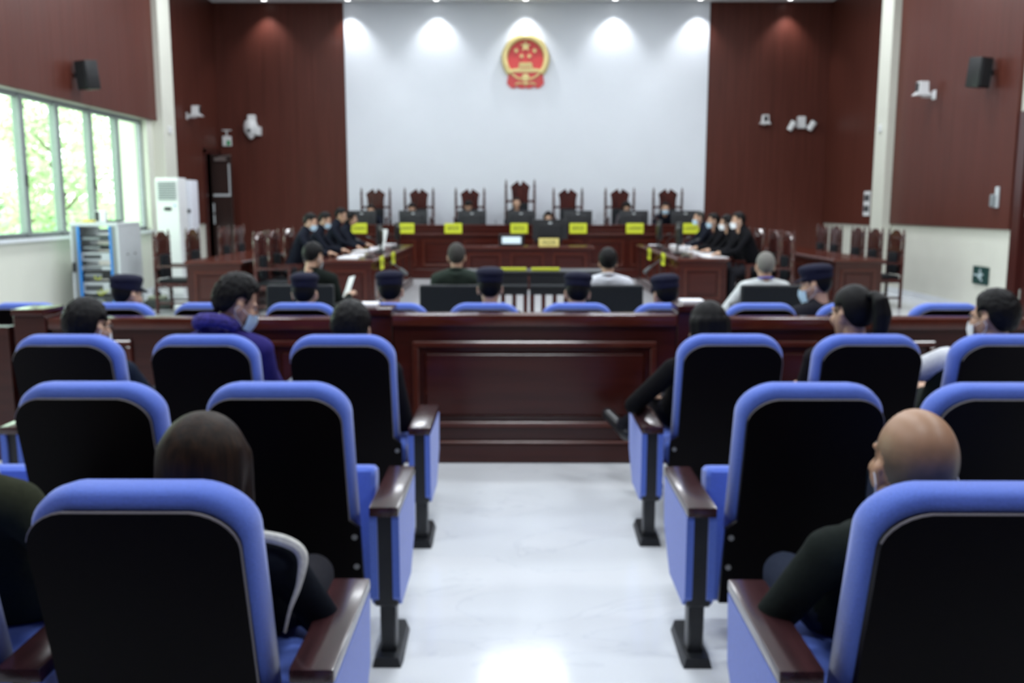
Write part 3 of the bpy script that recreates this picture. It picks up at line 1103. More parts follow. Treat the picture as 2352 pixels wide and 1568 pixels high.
MON = DGREY
for x, n in ((-3.36, 'first from the window wall'), (-2.28, 'second from the window wall'), (-1.05, 'third from the window wall'), (-.02, 'in front of the presiding judge'),
             (1.17, 'in front of the empty chair'), (2.34, 'second from the door wall'), (3.42, 'first from the door wall')):
    monitor('dark computer monitor on the judges bench, ' + n, (x, 19.33, .937), 0, w=.60, h=.34, mat=plain('charcoal_plastic', (.018, .020, .024), .45))
monitor('black computer monitor of the clerk on the clerk desk', (.50, 16.72, .773), 0, w=.64, h=.36, group='clerk desk items', mat=BLACKP)
t = thing('display_box', 'black desktop screen with pale lit face on clerk desk', 'screen', (-.20, 16.55, .773), 0, 'clerk desk items')
obj('housing', B(-.23, .23, 0, .06, 0, .22, bev=.008), BLACKP, t)
obj('lit_screen', B(-.17, .17, -.004, 0, .05, .17), emit('pale_lcd', (.62, .75, .82), .35), t, smooth=False)


def paper(label, x, y, z, rot, w=.21, h=.297, th=.004, group=None, nm='paper_stack'):
    o = obj(nm, B(-w / 2, w / 2, -h / 2, h / 2, 0, th), PAPER, None, smooth=False, loc=(x, y, z), rot=(0, 0, rot))
    return setprops(o, label, 'paper', group)


TZ = .7605
i = 0
for x, y, r, w, h, th in ((-2.50, 13.05, .1, .28, .40, .012), (-2.52, 13.62, 1.5, .21, .30, .006), (-2.55, 14.1, .2, .21, .30, .006), (-2.60, 14.95, -.1, .28, .36, .02), (-2.52, 15.65, .1, .21, .30, .004),
                          (-2.55, 16.1, .15, .26, .36, .015), (-2.52, 17.2, -.1, .25, .33, .03)):
    paper('white papers spread on the prosecutors table', x, y, TZ, r, w, h, th, 'papers on the prosecutors table')
for x, y, r, w, h, th in ((2.76, 13.28, .1, .28, .40, .012), (2.74, 13.78, -.1, .21, .30, .006), (2.80, 14.15, 1.5, .24, .34, .02), (2.74, 14.92, .15, .21, .30, .006), (2.76, 15.4, -.1, .25, .35, .05),
                          (2.74, 15.92, .1, .25, .33, .06), (2.78, 16.4, .1, .25, .33, .05), (2.5, 17.4, -.1, .21, .30, .005)):
    paper('white papers spread on the lawyers table', x, y, TZ, r, w, h, th, 'papers on the lawyers table')
# upright sheet held on the prosecutors' table
t = thing('paper_holder', 'white sheet standing on edge on the prosecutors table', 'paper', (-2.36, 15.2, TZ))
obj('sheet', B(-.005, .005, -.15, .15, .02, .36), PAPER, t, smooth=False, rot=(0, R(12), R(28)))
obj('base', B(-.05, .05, -.12, .12, 0, .02), BLACKP, t)
# side-table monitors seen edge on, and microphones
monitor('thin black monitor on the prosecutors table, beside the standing sheet', (-2.28, 14.6, TZ), R(90), w=.5, h=.32, group='monitors on the side tables', mat=BLACKP)
monitor('thin black monitor at the far end of the prosecutors table', (-2.28, 16.75, TZ), R(90), w=.5, h=.32, group='monitors on the side tables', mat=BLACKP)
monitor('thin black monitor on the lawyers table, in front of the second lawyer', (2.46, 14.55, TZ), R(-90), w=.5, h=.36, group='monitors on the side tables', mat=BLACKP)
monitor('thin black monitor at the far end of the lawyers table', (2.5, 16.85, TZ), R(-90), w=.5, h=.36, group='monitors on the side tables', mat=BLACKP)


def mic(label, loc, rotz, group, L=.34):
    t = thing('gooseneck_microphone', label, 'microphone', loc, rotz, group)
    obj('base', box(bmesh.new(), -.05, .05, -.06, .06, 0, .03, bev=.008), BLACKP, t)
    pts = [(0, 0, .03), (0, .01, .03 + L * .5), (0, .06, .03 + L * .85), (0, .14, .03 + L)]
    g = obj('gooseneck', tube(bmesh.new(), pts, .005, 6), BLACKP, t)
    obj('capsule', capsule(bmesh.new(), pts[-1], (0, .19, .03 + L + .01), .012, .012, 8), BLACKP, t)
    return t


for y in (13.2, 14.15, 15.75, 16.25):
    mic('black gooseneck microphone on the prosecutors table', (-2.22, y, TZ), R(90), 'microphones on the prosecutors table', .22)
for y in (13.35, 14.05, 15.15, 15.9):
    mic('black gooseneck microphone on the lawyers table', (2.36, y, TZ), R(-90), 'microphones on the lawyers table', .22)
for x in (-3.235, -1.05, 1.018):
    mic('small black microphone on the judges bench', (x + .50, 19.42, .937), math.pi, 'microphones on the judges bench', .2)
# name cards hanging over the inner edge of the side tables
for y, s, X, rz in ((13.2, '公诉人', -2.045, 90), (14.4, '公诉人', -2.045, 90), (14.1, '辩护人', 2.15, -90), (15.6, '辩护人', 2.15, -90)):
    lb = 'yellow name card hanging over the edge of the %s table' % ('prosecutors' if X < 0 else 'lawyers')
    t = thing('nameplate', lb, 'nameplate', (X, y, .64), R(rz), 'yellow cards on the %s table' % ('prosecutors' if X < 0 else 'lawyers'))
    p = obj('plate', B(-.15, .15, -.008, .004, -.05, .14, bev=.003), YELLOW, t)
    me = text_mesh(s, .1, .22)
    me.materials.append(INK)
    obj('lettering', me, None, p, loc=(0, -.009, .045), rot=(R(90), 0, 0))
# swivel lamp-like microphones on stands beside the tables
for x, y, rz, n in ((-1.88, 12.9, 60, 'prosecutors'), (1.98, 13.3, -60, 'lawyers')):
    t = thing('microphone_stand', 'thin black microphone stand on the floor beside the %s table' % n, 'microphone', (x, y, 0), R(rz))
    obj('base', lathe(bmesh.new(), [(.13, 0), (.13, .012), (.03, .02), (.015, .03)], 20), BLACKP, t)
    obj('pole', cyl(bmesh.new(), (0, 0, .03), (0, 0, .72), .008), BLACKP, t)
    obj('boom', tube(bmesh.new(), [(.0, 0, .72), (0, -.18, .62)], .007), DGREY, t)
    obj('capsule', capsule(bmesh.new(), (0, -.18, .62), (0, -.27, .56), .022, .028, 10), DGREY, t)

# ================================================================== EQUIPMENT ALONG THE WALLS
t = thing('equipment_rack', 'light grey open equipment rack with blue uprights below the window', 'rack', (-5.86, 12.5, 0))
obj('top', B(-.33, .33, 0, .75, 1.22, 1.27, bev=.008), GREYP, t)
obj('bottom', B(-.33, .33, 0, .75, 0, .08), GREYP, t)
obj('side_panel', B(-.33, -.30, 0, .75, .08, 1.22), GREYP, t, smooth=False)
sp = obj('side_panel', B(.30, .33, 0, .75, .08, 1.22), GREYP, t, smooth=False)
for yy in (.25, .5):
    obj('latch', B(.33, .338, yy, yy + .03, .82, .84), DGREY, sp)
obj('corner_post', B(-.30, -.24, 0, .05, .08, 1.22), ALU, t)
obj('corner_post', B(.24, .30, 0, .05, .08, 1.22), ALU, t)
for x in (-.235, .205):
    obj('blue_upright', B(x, x + .03, -.008, .03, .08, 1.22), BLUEP, t)
obj('door_latch', B(-.315, -.275, -.03, 0, .60, .73, bev=.006), BLACKP, t)
for k, (z, h, m, d) in enumerate(((.14, .12, DGREY, .5), (.30, .15, GREYP, .45), (.50, .10, BLACKP, .55), (.62, .05, GREYP, .4), (.75, .11, GREYP, .42), (.90, .06, BLACKP, .5), (1.02, .07, DGREY, .5))):
    u = obj('shelf_unit', B(-.225, .225, .06, .06 + d, z, z + h, bev=.004), m, t)
    obj('faceplate', B(-.19, .05, .05, .06, z + h * .25, z + h * .75), DGREY if m is GREYP else ALU, u, smooth=False)
for z, x in ((.33, -.02), (.36, .03), (.54, -.05), (.20, -.02)):
    obj('patch_cable', tube(bmesh.new(), [(x, .05, z), (x + .02, .02, z - .03), (x + .06, .03, z - .05), (x + .09, .05, z - .01)], .007, 6), YELLOW, t)
t = thing('desk_camera', 'small white device with black front standing on the equipment rack', 'device', (-5.86 + .0, 12.72, 1.2705))
obj('body', box(bmesh.new(), -.06, .09, -.03, .05, 0, .16, bev=.012), WHITEP, t)
obj('black_front', box(bmesh.new(), -.055, .0, -.04, -.028, .02, .15, bev=.006), BLACKP, t)
t = thing('folder', 'flat yellow folder with ochre cover lying on the equipment rack', 'folder', (-6.05, 12.72, 1.2705), R(8))
obj('cover', B(-.11, .11, -.12, .12, 0, .012), plain('ochre_card', (.42, .33, .06), .6), t)
obj('yellow_top', B(-.02, .09, -.1, .1, .012, .03), plain('yellow_card', (.75, .58, .02), .6), t)
t = thing('router', 'small flat black box lying on the equipment rack', 'device', (-5.68, 12.75, 1.2705), R(-5))
obj('body', box(bmesh.new(), -.08, .08, -.06, .06, 0, .03, bev=.006), BLACKP, t)
obj('antenna', cyl(bmesh.new(), (-.07, .05, .01), (-.09, .05, .07), .005, n=8), BLACKP, t)
t = thing('wall_socket_box', 'small black box on the cream wall beside the equipment rack', 'box', (-XN, 13.05, .42))
obj('body', box(bmesh.new(), 0, .05, -.08, .08, 0, .17, bev=.006), BLACKP, t)
obj('cable', tube(bmesh.new(), [(.03, 0, 0), (.03, 0, -.41)], .01), DGREY, t)

t = thing('air_conditioner', 'tall white floor-standing air conditioner with louvred top by the column', 'appliance', (-5.78, 15.0, 0))
obj('cabinet', box(bmesh.new(), -.19, .19, .02, .36, 0, 1.95, bev=.012, seg=2), WHITEP, t)
fp = obj('front_panel', box(bmesh.new(), -.185, .185, -.004, .022, .05, 1.93, bev=.01), WHITEP, t)
for k in range(8):
    obj('louvre', B(-.145, .145, -.022, -.002, 1.60 + k * .037, 1.618 + k * .037), plain('grey_louvre', (.20, .21, .25), .5), t, smooth=False, rot=None)
obj('display', box(bmesh.new(), -.06, .06, -.012, -.003, 1.42, 1.475, bev=.01), BLACKP, fp)
obj('badge', B(.10, .13, -.008, -.003, 1.49, 1.51), BLUEP, fp, smooth=False)
t = thing('air_conditioner', 'plain white tall cabinet unit beside the louvred air conditioner', 'appliance', (-5.60, 15.42, 0))
obj('cabinet', box(bmesh.new(), -.13, .06, 0, .34, 0, 1.92, bev=.012, seg=2), plain('cool_white_plastic', (.68, .69, .76), .35), t)
obj('display', box(bmesh.new(), -.03, .04, -.01, .0, 1.38, 1.44, bev=.008), BLACKP, t)
obj('pipe', cyl(bmesh.new(), (-.17, .1, 0), (-.17, .1, .9), .02), GREYP, t)
t = thing('cable_box', 'dark green plastic cable box with coiled leads on the floor by air conditioner', 'box', (-5.35, 13.35, 0), R(10))
obj('body', box(bmesh.new(), -.19, .19, -.12, .12, 0, .14, bev=.02), plain('dull_green_plastic', (.045, .06, .05), .6), t)
obj('lid', box(bmesh.new(), -.15, .10, -.09, .09, .14, .19, bev=.01), plain('pale_olive_plastic', (.28, .32, .22), .6), t)
obj('knob', lathe(bmesh.new(), [(.03, .19), (.03, .23), (.015, .25), (.004, .255)], 12), BLACKP, t)
for k in range(3):
    pts = [(.05 + .12 * math.cos(a) * (1 + .1 * k), .02 * k, .16 + .14 * math.sin(a) + .03 * k) for a in [math.pi * j / 8 for j in range(9)]]
    obj('coiled_lead', tube(bmesh.new(), pts, .006, 6), DGREY, t)


def speaker(label, x, y, z, s):
    t = thing('wall_speaker', label, 'speaker', (x, y, z), 0, 'wall speakers')
    obj('bracket', boxes((-s * .0 if s > 0 else 0, s * .10, -.03, .03, -.03, .03) if s > 0 else (s * .10, 0, -.03, .03, -.03, .03)), BLACKP, t)
    c = obj('cabinet', box(bmesh.new(), -.12, .12, -.10, .10, -.20, .20, bev=.012, seg=2), BLACKP, t, loc=(-s * .08, 0, 0), rot=(R(6), 0, s * R(28)))
    obj('grille', box(bmesh.new(), -.105, .105, -.112, -.098, -.185, .185, bev=.01), plain('charcoal_mesh', (.016, .019, .021), .7), c)
    obj('side_bolt', cyl(bmesh.new(), (s * .12, 0, .1), (s * .128, 0, .1), .012), BOLT, c)
    return t


speaker('black loudspeaker on the wood cladding above the windows', -XN + .15, 13.36, 3.33, -1)
speaker('black loudspeaker on the wood cladding above the door side wall', XN - .15, 12.9, 3.29, 1)


def bracket_cam(label, loc, s, group='small white box cameras'):
    """white camera on a shelf bracket, wall at s side"""
    t = thing('security_camera', label, 'camera', loc, 0, group)
    obj('bracket_arm', boxes((min(0, s * .20), max(0, s * .20), -.02, .02, -.04, -.01)), WHITEP, t)
    obj('wall_plate', boxes((s * .19 - .01, s * .19 + .01, -.06, .06, -.07, .07)), WHITEP, t)
    bm = bmesh.new()
    prism(bm, [(-.14, -.01), (.14, -.01), (.075, .045), (.065, .20), (-.065, .20), (-.075, .045)], -.07, .07)
    b = obj('housing', bm, WHITEP, t)
    obj('lens_face', boxes((-s * .08 - .012, -s * .08 + .012, -.04, .04, .05, .18)), BLACKP, b)
    return t


bracket_cam('white box camera on a bracket on the door side cladding', (6.19, 14.65, 3.20), 1)
bracket_cam('white box camera on a bracket on the far window side cladding', (-6.62, 19.0, 3.30), -1)
t = thing('security_camera', 'small white camera with dark lens on wood cladding right of emblem wall edge', 'camera', (5.40, YB - .17, 3.30))
t['label'] = 'small white camera with dark lens, alone beside the twin spot lamp'
bm = bmesh.new()
prism(bm, [(-.12, -.01), (.12, -.01), (.075, .05), (.065, .19), (-.065, .19), (-.075, .05)], -.06, .06)
obj('housing', bm, WHITEP, t)
obj('lens', box(bmesh.new(), -.04, .04, -.075, -.06, .05, .16, bev=.01), BLACKP, t)
obj('bracket_arm', boxes((-.02, .02, .05, .13, -.03, .03)), WHITEP, t)
t = thing('emergency_light', 'white emergency light box with two tilted spot heads on wood cladding', 'light', (6.22, YB - .12, 3.26))
obj('battery_box', box(bmesh.new(), -.085, .085, -.05, .075, -.06, .20, bev=.01), WHITEP, t)
for s in (-1, 1):
    a = obj('lamp_arm', tube(bmesh.new(), [(s * .08, 0, 0), (s * .22, 0, -.02)], .014), WHITEP, t)
    h = obj('lamp_head', cyl(bmesh.new(), (s * .22 - .05, -.02, -.10), (s * .22 + .05, -.06, .08), .06, .075, 14), WHITEP, t)
    obj('lamp_lens', cyl(bmesh.new(), (s * .22 + .045, -.058, .07), (s * .22 + .062, -.065, .10), .062, .06, 14), BLACKP, h)
t = thing('dome_camera', 'white dome camera hanging from a bracket on the far wood cladding', 'camera', (-6.05, YB - .16, 3.2))
obj('bracket', box(bmesh.new(), -.07, .11, -.02, .11, .10, .30, bev=.02), WHITEP, t)
obj('dome_housing', lathe(bmesh.new(), [(.02, .20), (.12, .17), (.16, .06), (.15, -.06), (.10, -.14), (.03, -.19)], 24), WHITEP, t)
obj('camera_eye', lathe(bmesh.new(), [(.09, -.13), (.08, -.17), (.04, -.22), (.005, -.235)], 20), WHITEP, t)
obj('lens', ell(bmesh.new(), (0, -.145, -.05), (.045, .02, .04)), BLACKP, t)
obj('junction_box', box(bmesh.new(), .11, .22, -.06, .11, -.15, .04, bev=.01), WHITEP, t)
t = thing('exit_sign', 'small white lit box sign with green symbol above the far dark door', 'sign', (-6.62, YB - .096, 2.82), 0)
obj('case', box(bmesh.new(), -.10, .10, 0, .05, 0, .22, bev=.01), WHITEP, t)
obj('green_symbol', boxes((0.0, .08, -.006, 0, .02, .12)), plain('sign_green', (.02, .30, .10), .4), t)
obj('hanger', boxes((-.012, .012, .01, .03, .22, .34), (-.10, .10, .01, .05, .34, .36)), WHITEP, t)
t = thing('exit_sign', 'dark green emergency sign with pale running figure low on cream wall', 'sign', (XN - .015, 12.88, .53))
obj('plate', box(bmesh.new(), -.012, .015, -.21, .21, -.125, .125, bev=.004), GREENSIGN, t)
PALE = plain('pale_sign_print', (.40, .50, .52), .5)
obj('figure', boxes((-.016, -.011, -.035, .035, -.05, .045), (-.016, -.011, -.02, .02, .055, .09), (-.016, -.011, -.09, -.035, .0, .03), (-.016, -.011, .03, .08, -.02, .01), (-.016, -.011, -.07, -.03, -.08, -.045)), PALE, t)['kind'] = 'stuff'
obj('arrow', boxes((-.016, -.011, .09, .17, -.01, .015)), PALE, t)
t = thing('wall_handset', 'small grey call handset on the cladding next to the door frame', 'device', (XN - .051, 12.5, 1.60))
obj('backplate', box(bmesh.new(), -.03, 0, -.04, .04, -.13, .15, bev=.006), GREYP, t)
obj('hook', box(bmesh.new(), -.07, -.028, .0, .10, -.12, .05, bev=.015), ALU, t)
t = thing('switch_panel', 'white wall switch panel with two dark openings on the far door side cladding', 'switch', (XF - .046, 18.28, 1.54))
obj('plate', B(-.015, 0, -.16, .16, -.24, .24, bev=.003), WHITEP, t)
for z in (-.10, .11):
    obj('opening', B(-.02, -.014, -.13, .13, z - .06, z + .06), DGREY, t)
for s, n in ((6.24, 'door'), (-6.27, 'window')):
    t = thing('wall_sensor', 'small white sensor box on the cream column, %s side' % n, 'sensor', (s, YC + .25 + (.2 if s < 0 else 0), 2.83))
    k = -1 if s > 0 else 1
    obj('case', box(bmesh.new(), min(0, k * .03), max(0, k * .03), -.06, .06, -.06, .06, bev=.006), WHITEP, t)
    obj('dot', cyl(bmesh.new(), (k * .03, 0, 0), (k * .034, 0, 0), .012), DGREY, t)
t = thing('bag', 'dark maroon bag end standing beside the door side wall', 'bag', (3.72, 6.4, 0))
obj('body', box(bmesh.new(), -.12, .12, -.1, .1, 0, .78, bev=.03, seg=2), plain('maroon_cloth', (.05, .006, .012), .7), t)
obj('handle', tube(bmesh.new(), [(-.06, 0, .77), (-.05, 0, .86), (.05, 0, .86), (.06, 0, .77)], .01), plain('maroon_cloth', (.05, .006, .012), .7), t)
red = thing('stool', 'red lacquered low box stool under the aisle seat, door side front row', 'stool', (1.02, 4.62, 0))
REDL = plain('red_lacquer', (.28, .008, .010), .35)
obj('top', B(-.11, .11, -.11, .11, .27, .30, bev=.006), REDL, red)
for sx in (-1, 1):
    for sy in (-1, 1):
        obj('leg', B(sx * .09 - .018, sx * .09 + .018, sy * .09 - .018, sy * .09 + .018, 0, .27), REDL, red)

# ================================================================== PEOPLE


def remesh(bm, vox, smooth_it=3):
    bmesh.ops.recalc_face_normals(bm, faces=list(bm.faces))
    me = bpy.data.meshes.new('tmp')
    bm.to_mesh(me)
    bm.free()
    o = bpy.data.objects.new('tmp', me)
    COL.objects.link(o)
    m = o.modifiers.new('r', 'REMESH')
    m.mode = 'VOXEL'
    m.voxel_size = vox
    sm = o.modifiers.new('s', 'SMOOTH')
    sm.factor = .5
    sm.iterations = smooth_it
    dg = bpy.context.evaluated_depsgraph_get()
    out = bpy.data.meshes.new_from_object(o.evaluated_get(dg))
    bpy.data.objects.remove(o)
    bpy.data.meshes.remove(me)
    V = np.empty(len(out.vertices) * 3)
    out.vertices.foreach_get('co', V)
    F = [tuple(p.vertices) for p in out.polygons]
    bpy.data.meshes.remove(out)
    return V.reshape(-1, 3), F


def loft(bm, rings, n=20):
    """rings: (centre, half width along x, half depth, axis direction)"""
    rr = []
    for c, a, b, d in rings:
        c, d = Vector(c), Vector(d).normalized()
        u = Vector((1, 0, 0))
        v = d.cross(u).normalized()
        rr.append([bm.verts.new(c + u * a * math.cos(2 * math.pi * k / n) + v * b * math.sin(2 * math.pi * k / n)) for k in range(n)])
    for p, q in zip(rr, rr[1:]):
        for k in range(n):
            bm.faces.new((p[k], p[(k + 1) % n], q[(k + 1) % n], q[k]))
    bm.faces.new(rr[0][::-1])
    bm.faces.new(rr[-1])


def make_head(female=False):
    bm = bmesh.new()
    f = .95 if female else 1.0
    ell(bm, (0, -.012, .022), (.076 * f, .094, .098))
    ell(bm, (0, .030, -.025), (.064 * f, .066, .095))
    ell(bm, (0, .040, -.080), (.047 * f, .050, .042))
    ell(bm, (0, .068, -.100), (.020, .022, .018))
    for s in (-1, 1):
        ell(bm, (s * .040 * f, .062, -.032), (.024, .026, .028))       # cheek
        capsule(bm, (s * .012, .090, .018), (s * .048 * f, .074, .018), .009, .008, 8)  # brow
        ell(bm, (s * .078 * f, -.006, -.020), (.008, .019, .031), 12, 10, Quaternion((0, 0, 1), s * -.35))  # ear
        ell(bm, (s * .082 * f, -.012, -.005), (.006, .014, .014), 10, 8)
        ell(bm, (s * .011, .098, -.046), (.009, .010, .008), 10, 8)     # nostril wing
    capsule(bm, (0, .092, .006), (0, .110, -.040), .0085, .012, 10)      # nose
    capsule(bm, (-.018, .086, -.070), (.018, .086, -.070), .006, .006, 8)
    capsule(bm, (-.014, .085, -.080), (.014, .085, -.080), .007, .007, 8)
    capsule(bm, (0, -.012, -.07), (0, -.014, -.155), .052 * f, .050 * f, 16)
    return remesh(bm, .0058, 3)


HEADS = {False: make_head(False), True: make_head(True)}


def make_hand(curl):
    """right hand, wrist at the origin, fingers along +y, palm towards -z, thumb towards -x"""
    bm = bmesh.new()
    ell(bm, (0, .045, 0), (.040, .050, .014), 16, 10)
    capsule(bm, (0, -.03, 0), (0, .02, 0), .024, .026, 12)
    for x, l, y in ((-.029, .068, .082), (-.010, .078, .088), (.010, .072, .085), (.028, .056, .076)):
        p = Vector((x, y, 0))
        ang = 0.0
        for q, k in enumerate((.42, .32, .26)):
            ang += curl * (0.45 if q == 0 else 0.75)
            e = p + Vector((x * .08 * k, math.cos(ang), -math.sin(ang))) * l * k * 1.05
            capsule(bm, p, e, .0088 - q * .0007, .0082 - q * .0007, 8)
            p = e
    p = Vector((-.032, .022, -.004))
    for k, d in ((.040, (-.75, .62, -.15 - curl * .3)), (.030, (-.35, .85, -.2 - curl * .5)), (.024, (-.1, .9, -.2 - curl * .6))):
        e = p + Vector(d).normalized() * k
        capsule(bm, p, e, .0105, .0095, 8)
        p = e
    return remesh(bm, .0055, 2)


HANDS = {'flat': make_hand(.25), 'grip': make_hand(.95)}


def hair_shell(style):
    """scalp shell around the head; returns numpy verts, faces"""
    bm = bmesh.new()
    bmesh.ops.create_icosphere(bm, subdivisions=5, radius=1.0)
    off = {'short': .013, 'crew': .004, 'tall': .016, 'pulled': .009, 'grey': .004, 'fringe': .012, 'bald': .0}[style]
    kill = []
    for v in bm.verts:
        d = v.co.copy()
        y = d.y
        # hairline height by direction: forehead high, above the ears, nape low
        ctl = ((1.0, .46), (.62, .50), (.45, .22), (.34, -.22), (.22, -.20), (.14, .10), (-.10, .06), (-.22, -.45), (-.42, -.86), (-1.0, -.96))
        line = ctl[-1][1]
        for (ya, la), (yb, lb) in zip(ctl, ctl[1:]):
            if ya >= y >= yb:
                line = la + (lb - la) * (ya - y) / (ya - yb)
                break
        if style == 'pulled':
            line -= .10 if y > .3 else 0
        if style == 'grey':
            line += .05
        t = (d.z - line) / .22
        if t < -.02:
            kill.append(v)
        k = max(0.0, min(1.0, t))
        k = k * k * (3 - 2 * k)
        o = .0015 + off * k
        n = noise.noise(Vector((d.x * 9, d.y * 9, d.z * 5))) * .35 + noise.noise(Vector((d.x * 30, d.y * 30, d.z * 9))) * .25
        if style in ('short', 'tall', 'fringe'):
            o *= 1 + n * .8
        if style == 'tall':
            o += .020 * max(0, d.z - .35) * (1 + .6 * max(0, d.y)) + .006 * max(0, n) * k
        if style == 'fringe' and d.y > .5 and d.z > .35:
            o += .010
        v.co = Vector((d.x * (.0765 + o), d.y * (.0945 + o) - .012, d.z * (.0985 + o) + .022))
    bmesh.ops.delete(bm, geom=kill, context='VERTS')
    bm.verts.index_update()
    V = np.array([v.co[:] for v in bm.verts])
    F = [tuple(v.index for v in f.verts) for f in bm.faces]
    bm.free()
    return V, F


def hair_long():
    bm = bmesh.new()
    ell(bm, (0, -.018, .026), (.090, .106, .108), 28, 20)
    for k in range(7):
        a = R(200 + k * 23.3)
        x, y = .074 * math.cos(a), -.012 + .082 * math.sin(a)
        capsule(bm, (x * .85, y * .85, .05), (x * 1.12, y * 1.0 - .004, -.26 - .02 * (k % 2)), .034, .022, 10)
    for s in (-1, 1):
        capsule(bm, (s * .066, .02, .04), (s * .084, .030, -.20), .026, .018, 10)
    return remesh(bm, .008, 16)


def hair_bob():
    bm = bmesh.new()
    ell(bm, (0, -.018, .026), (.088, .104, .107), 28, 20)
    for k in range(7):
        a = R(195 + k * 25)
        x, y = .076 * math.cos(a), -.014 + .084 * math.sin(a)
        capsule(bm, (x, y, .03), (x * 1.05, y, -.105), .032, .024, 10)
    return remesh(bm, .008, 3)


def trim_face(V, F, yface=.058, zcut=.058):
    """open the hair mass in front of the face"""
    keep = ~((V[:, 1] > yface - .02 * (np.abs(V[:, 0]) > .07)) & (V[:, 2] < zcut) & (np.abs(V[:, 0]) < .074))
    idx = -np.ones(len(V), int)
    idx[keep] = np.arange(keep.sum())
    return V[keep], [tuple(idx[i] for i in f) for f in F if all(keep[i] for i in f)]


HAIRS = {k: hair_shell(k) for k in ('short', 'crew', 'tall', 'pulled', 'grey', 'fringe')}
HAIRS['long'] = trim_face(*hair_long())
HAIRS['bob'] = trim_face(*hair_bob())


def bald_fringe():
    V, F = hair_shell('bald')
    keep = V[:, 1] < .02
    idx = -np.ones(len(V), int)
    idx[keep] = np.arange(keep.sum())
    V2 = V[keep].copy()
    return V2, [tuple(idx[i] for i in f) for f in F if all(keep[i] for i in f)]


HAIRS['bald'] = bald_fringe()


def ponytail():
    V, F = HAIRS['pulled']
    bm = bmesh.new()
    pts = [(0, -.10, .075), (0, -.135, .085), (.0, -.165, .06), (.005, -.175, .0), (.0, -.165, -.07), (-.005, -.15, -.13)]
    tube(bm, pts, [.022, .020, .036, .040, .034, .010], 14)
    V2, F2 = remesh(bm, .007, 2)
    n = len(V)
    return np.vstack([V, V2]), list(F) + [tuple(i + n for i in f) for f in F2]


HAIRS['pony'] = ponytail()


def np_xf(V, M):
    A = np.array(M.to_3x3())
    return V @ A.T + np.array(M.translation)


def raw_mesh(name, V, F, mats, mi=None, smooth=True):
    me = bpy.data.meshes.new(name)
    me.from_pydata([tuple(v) for v in V], [], [tuple(int(i) for i in f) for f in F])
    for m in mats:
        me.materials.append(m)
    if mi is not None:
        me.polygons.foreach_set('material_index', np.asarray(mi, dtype=np.int32))
    if smooth:
        me.polygons.foreach_set('use_smooth', np.ones(len(F), dtype=bool))
    me.update()
    return me


def cap_meshes():
    bm = bmesh.new()
    prof = [(.092, -.022), (.097, -.01), (.098, .022), (.100, .028), (.106, .042), (.106, .056), (.098, .070), (.082, .080), (.05, .088), (.003, .091)]
    lathe(bm, prof, 32, sx=.93, sy=1.12)
    for v in bm.verts:
        v.co.y -= .012
        v.co.z += .012 * (v.co.y / .1) if v.co.z > .04 else 0
    crown_ = bm
    bm = bmesh.new()
    n = 15
    a, b, c = [], [], []
    for k in range(n):
        t = math.pi * k / (n - 1)
        x = .086 * math.cos(t)
        a.append(bm.verts.new((x, -.012 + .104 * math.sin(t) * .98 + .0, 0)))
        b.append(bm.verts.new((x * 1.02, -.012 + .103 * math.sin(t) + .062 * math.sin(t) ** .8, -.022 * math.sin(t))))
    c = [bm.verts.new(v.co + Vector((0, 0, .004))) for v in b]
    d = [bm.verts.new(v.co + Vector((0, 0, .004))) for v in a]
    for k in range(n - 1):
        bm.faces.new((a[k], a[k + 1], b[k + 1], b[k]))
        bm.faces.new((d[k + 1], d[k], c[k], c[k + 1]))
        bm.faces.new((b[k], b[k + 1], c[k + 1], c[k]))
        bm.faces.new((a[k + 1], a[k], d[k], d[k + 1]))
    brim = bm
    out = []
    for bm, n in ((crown_, 'cap_crown'), (brim, 'cap_brim')):
        bmesh.ops.recalc_face_normals(bm, faces=list(bm.faces))
        me = bpy.data.meshes.new(n)
        bm.to_mesh(me)
        bm.free()
        smooth_angle(me, 50)
        me.materials.append(NAVYCAP)
        out.append(me)
    return out


CAPC, CAPB = cap_meshes()


def mask_mesh(mat):
    bm = bmesh.new()
    nx, nz = 13, 9
    g = [[], []]
    for layer, o in ((0, .004), (1, .0065)):
        for i in range(nx):
            row = []
            for j in range(nz):
                u, v = i / (nx - 1) * 2 - 1, j / (nz - 1)
                z = -.118 + v * .098
                t = u * 1.18
                rx, ry = .071 + o, .082 + o
                bulge = .022 * math.exp(-(u / .35) ** 2) * (1 - abs(v - .62) * 1.1)
                y = .018 + ry * math.cos(t) + bulge - .018 * max(0, .35 - v)
                row.append(bm.verts.new((rx * math.sin(t), y, z + .012 * abs(u) * (1 if v < .5 else -1) * abs(v - .5) * 2)))
            g[layer].append(row)
    for layer in (0, 1):
        for i in range(nx - 1):
            for j in range(nz - 1):
                q = g[layer]
                bm.faces.new((q[i][j], q[i + 1][j], q[i + 1][j + 1], q[i][j + 1]))
    bmesh.ops.recalc_face_normals(bm, faces=list(bm.faces))
    me = bpy.data.meshes.new('face_mask')
    bm.to_mesh(me)
    bm.free()
    smooth_angle(me, 60)
    me.materials.append(mat)
    return me


MASKS = {'blue': mask_mesh(MASKM), 'white': mask_mesh(MASKW)}
LOOPS = {}
for s in (-1, 1):
    bm = bmesh.new()
    tube(bm, [(s * .066, .048, -.035), (s * .080, .012, -.018), (s * .087, -.014, -.012), (s * .088, -.026, -.03), (s * .082, -.016, -.055), (s * .066, .042, -.095)], .0016, 5)
    bmesh.ops.recalc_face_normals(bm, faces=list(bm.faces))
    me = bpy.data.meshes.new('ear_loop')
    bm.to_mesh(me)
    bm.free()
    me.materials.append(MASKW)
    LOOPS[s] = me


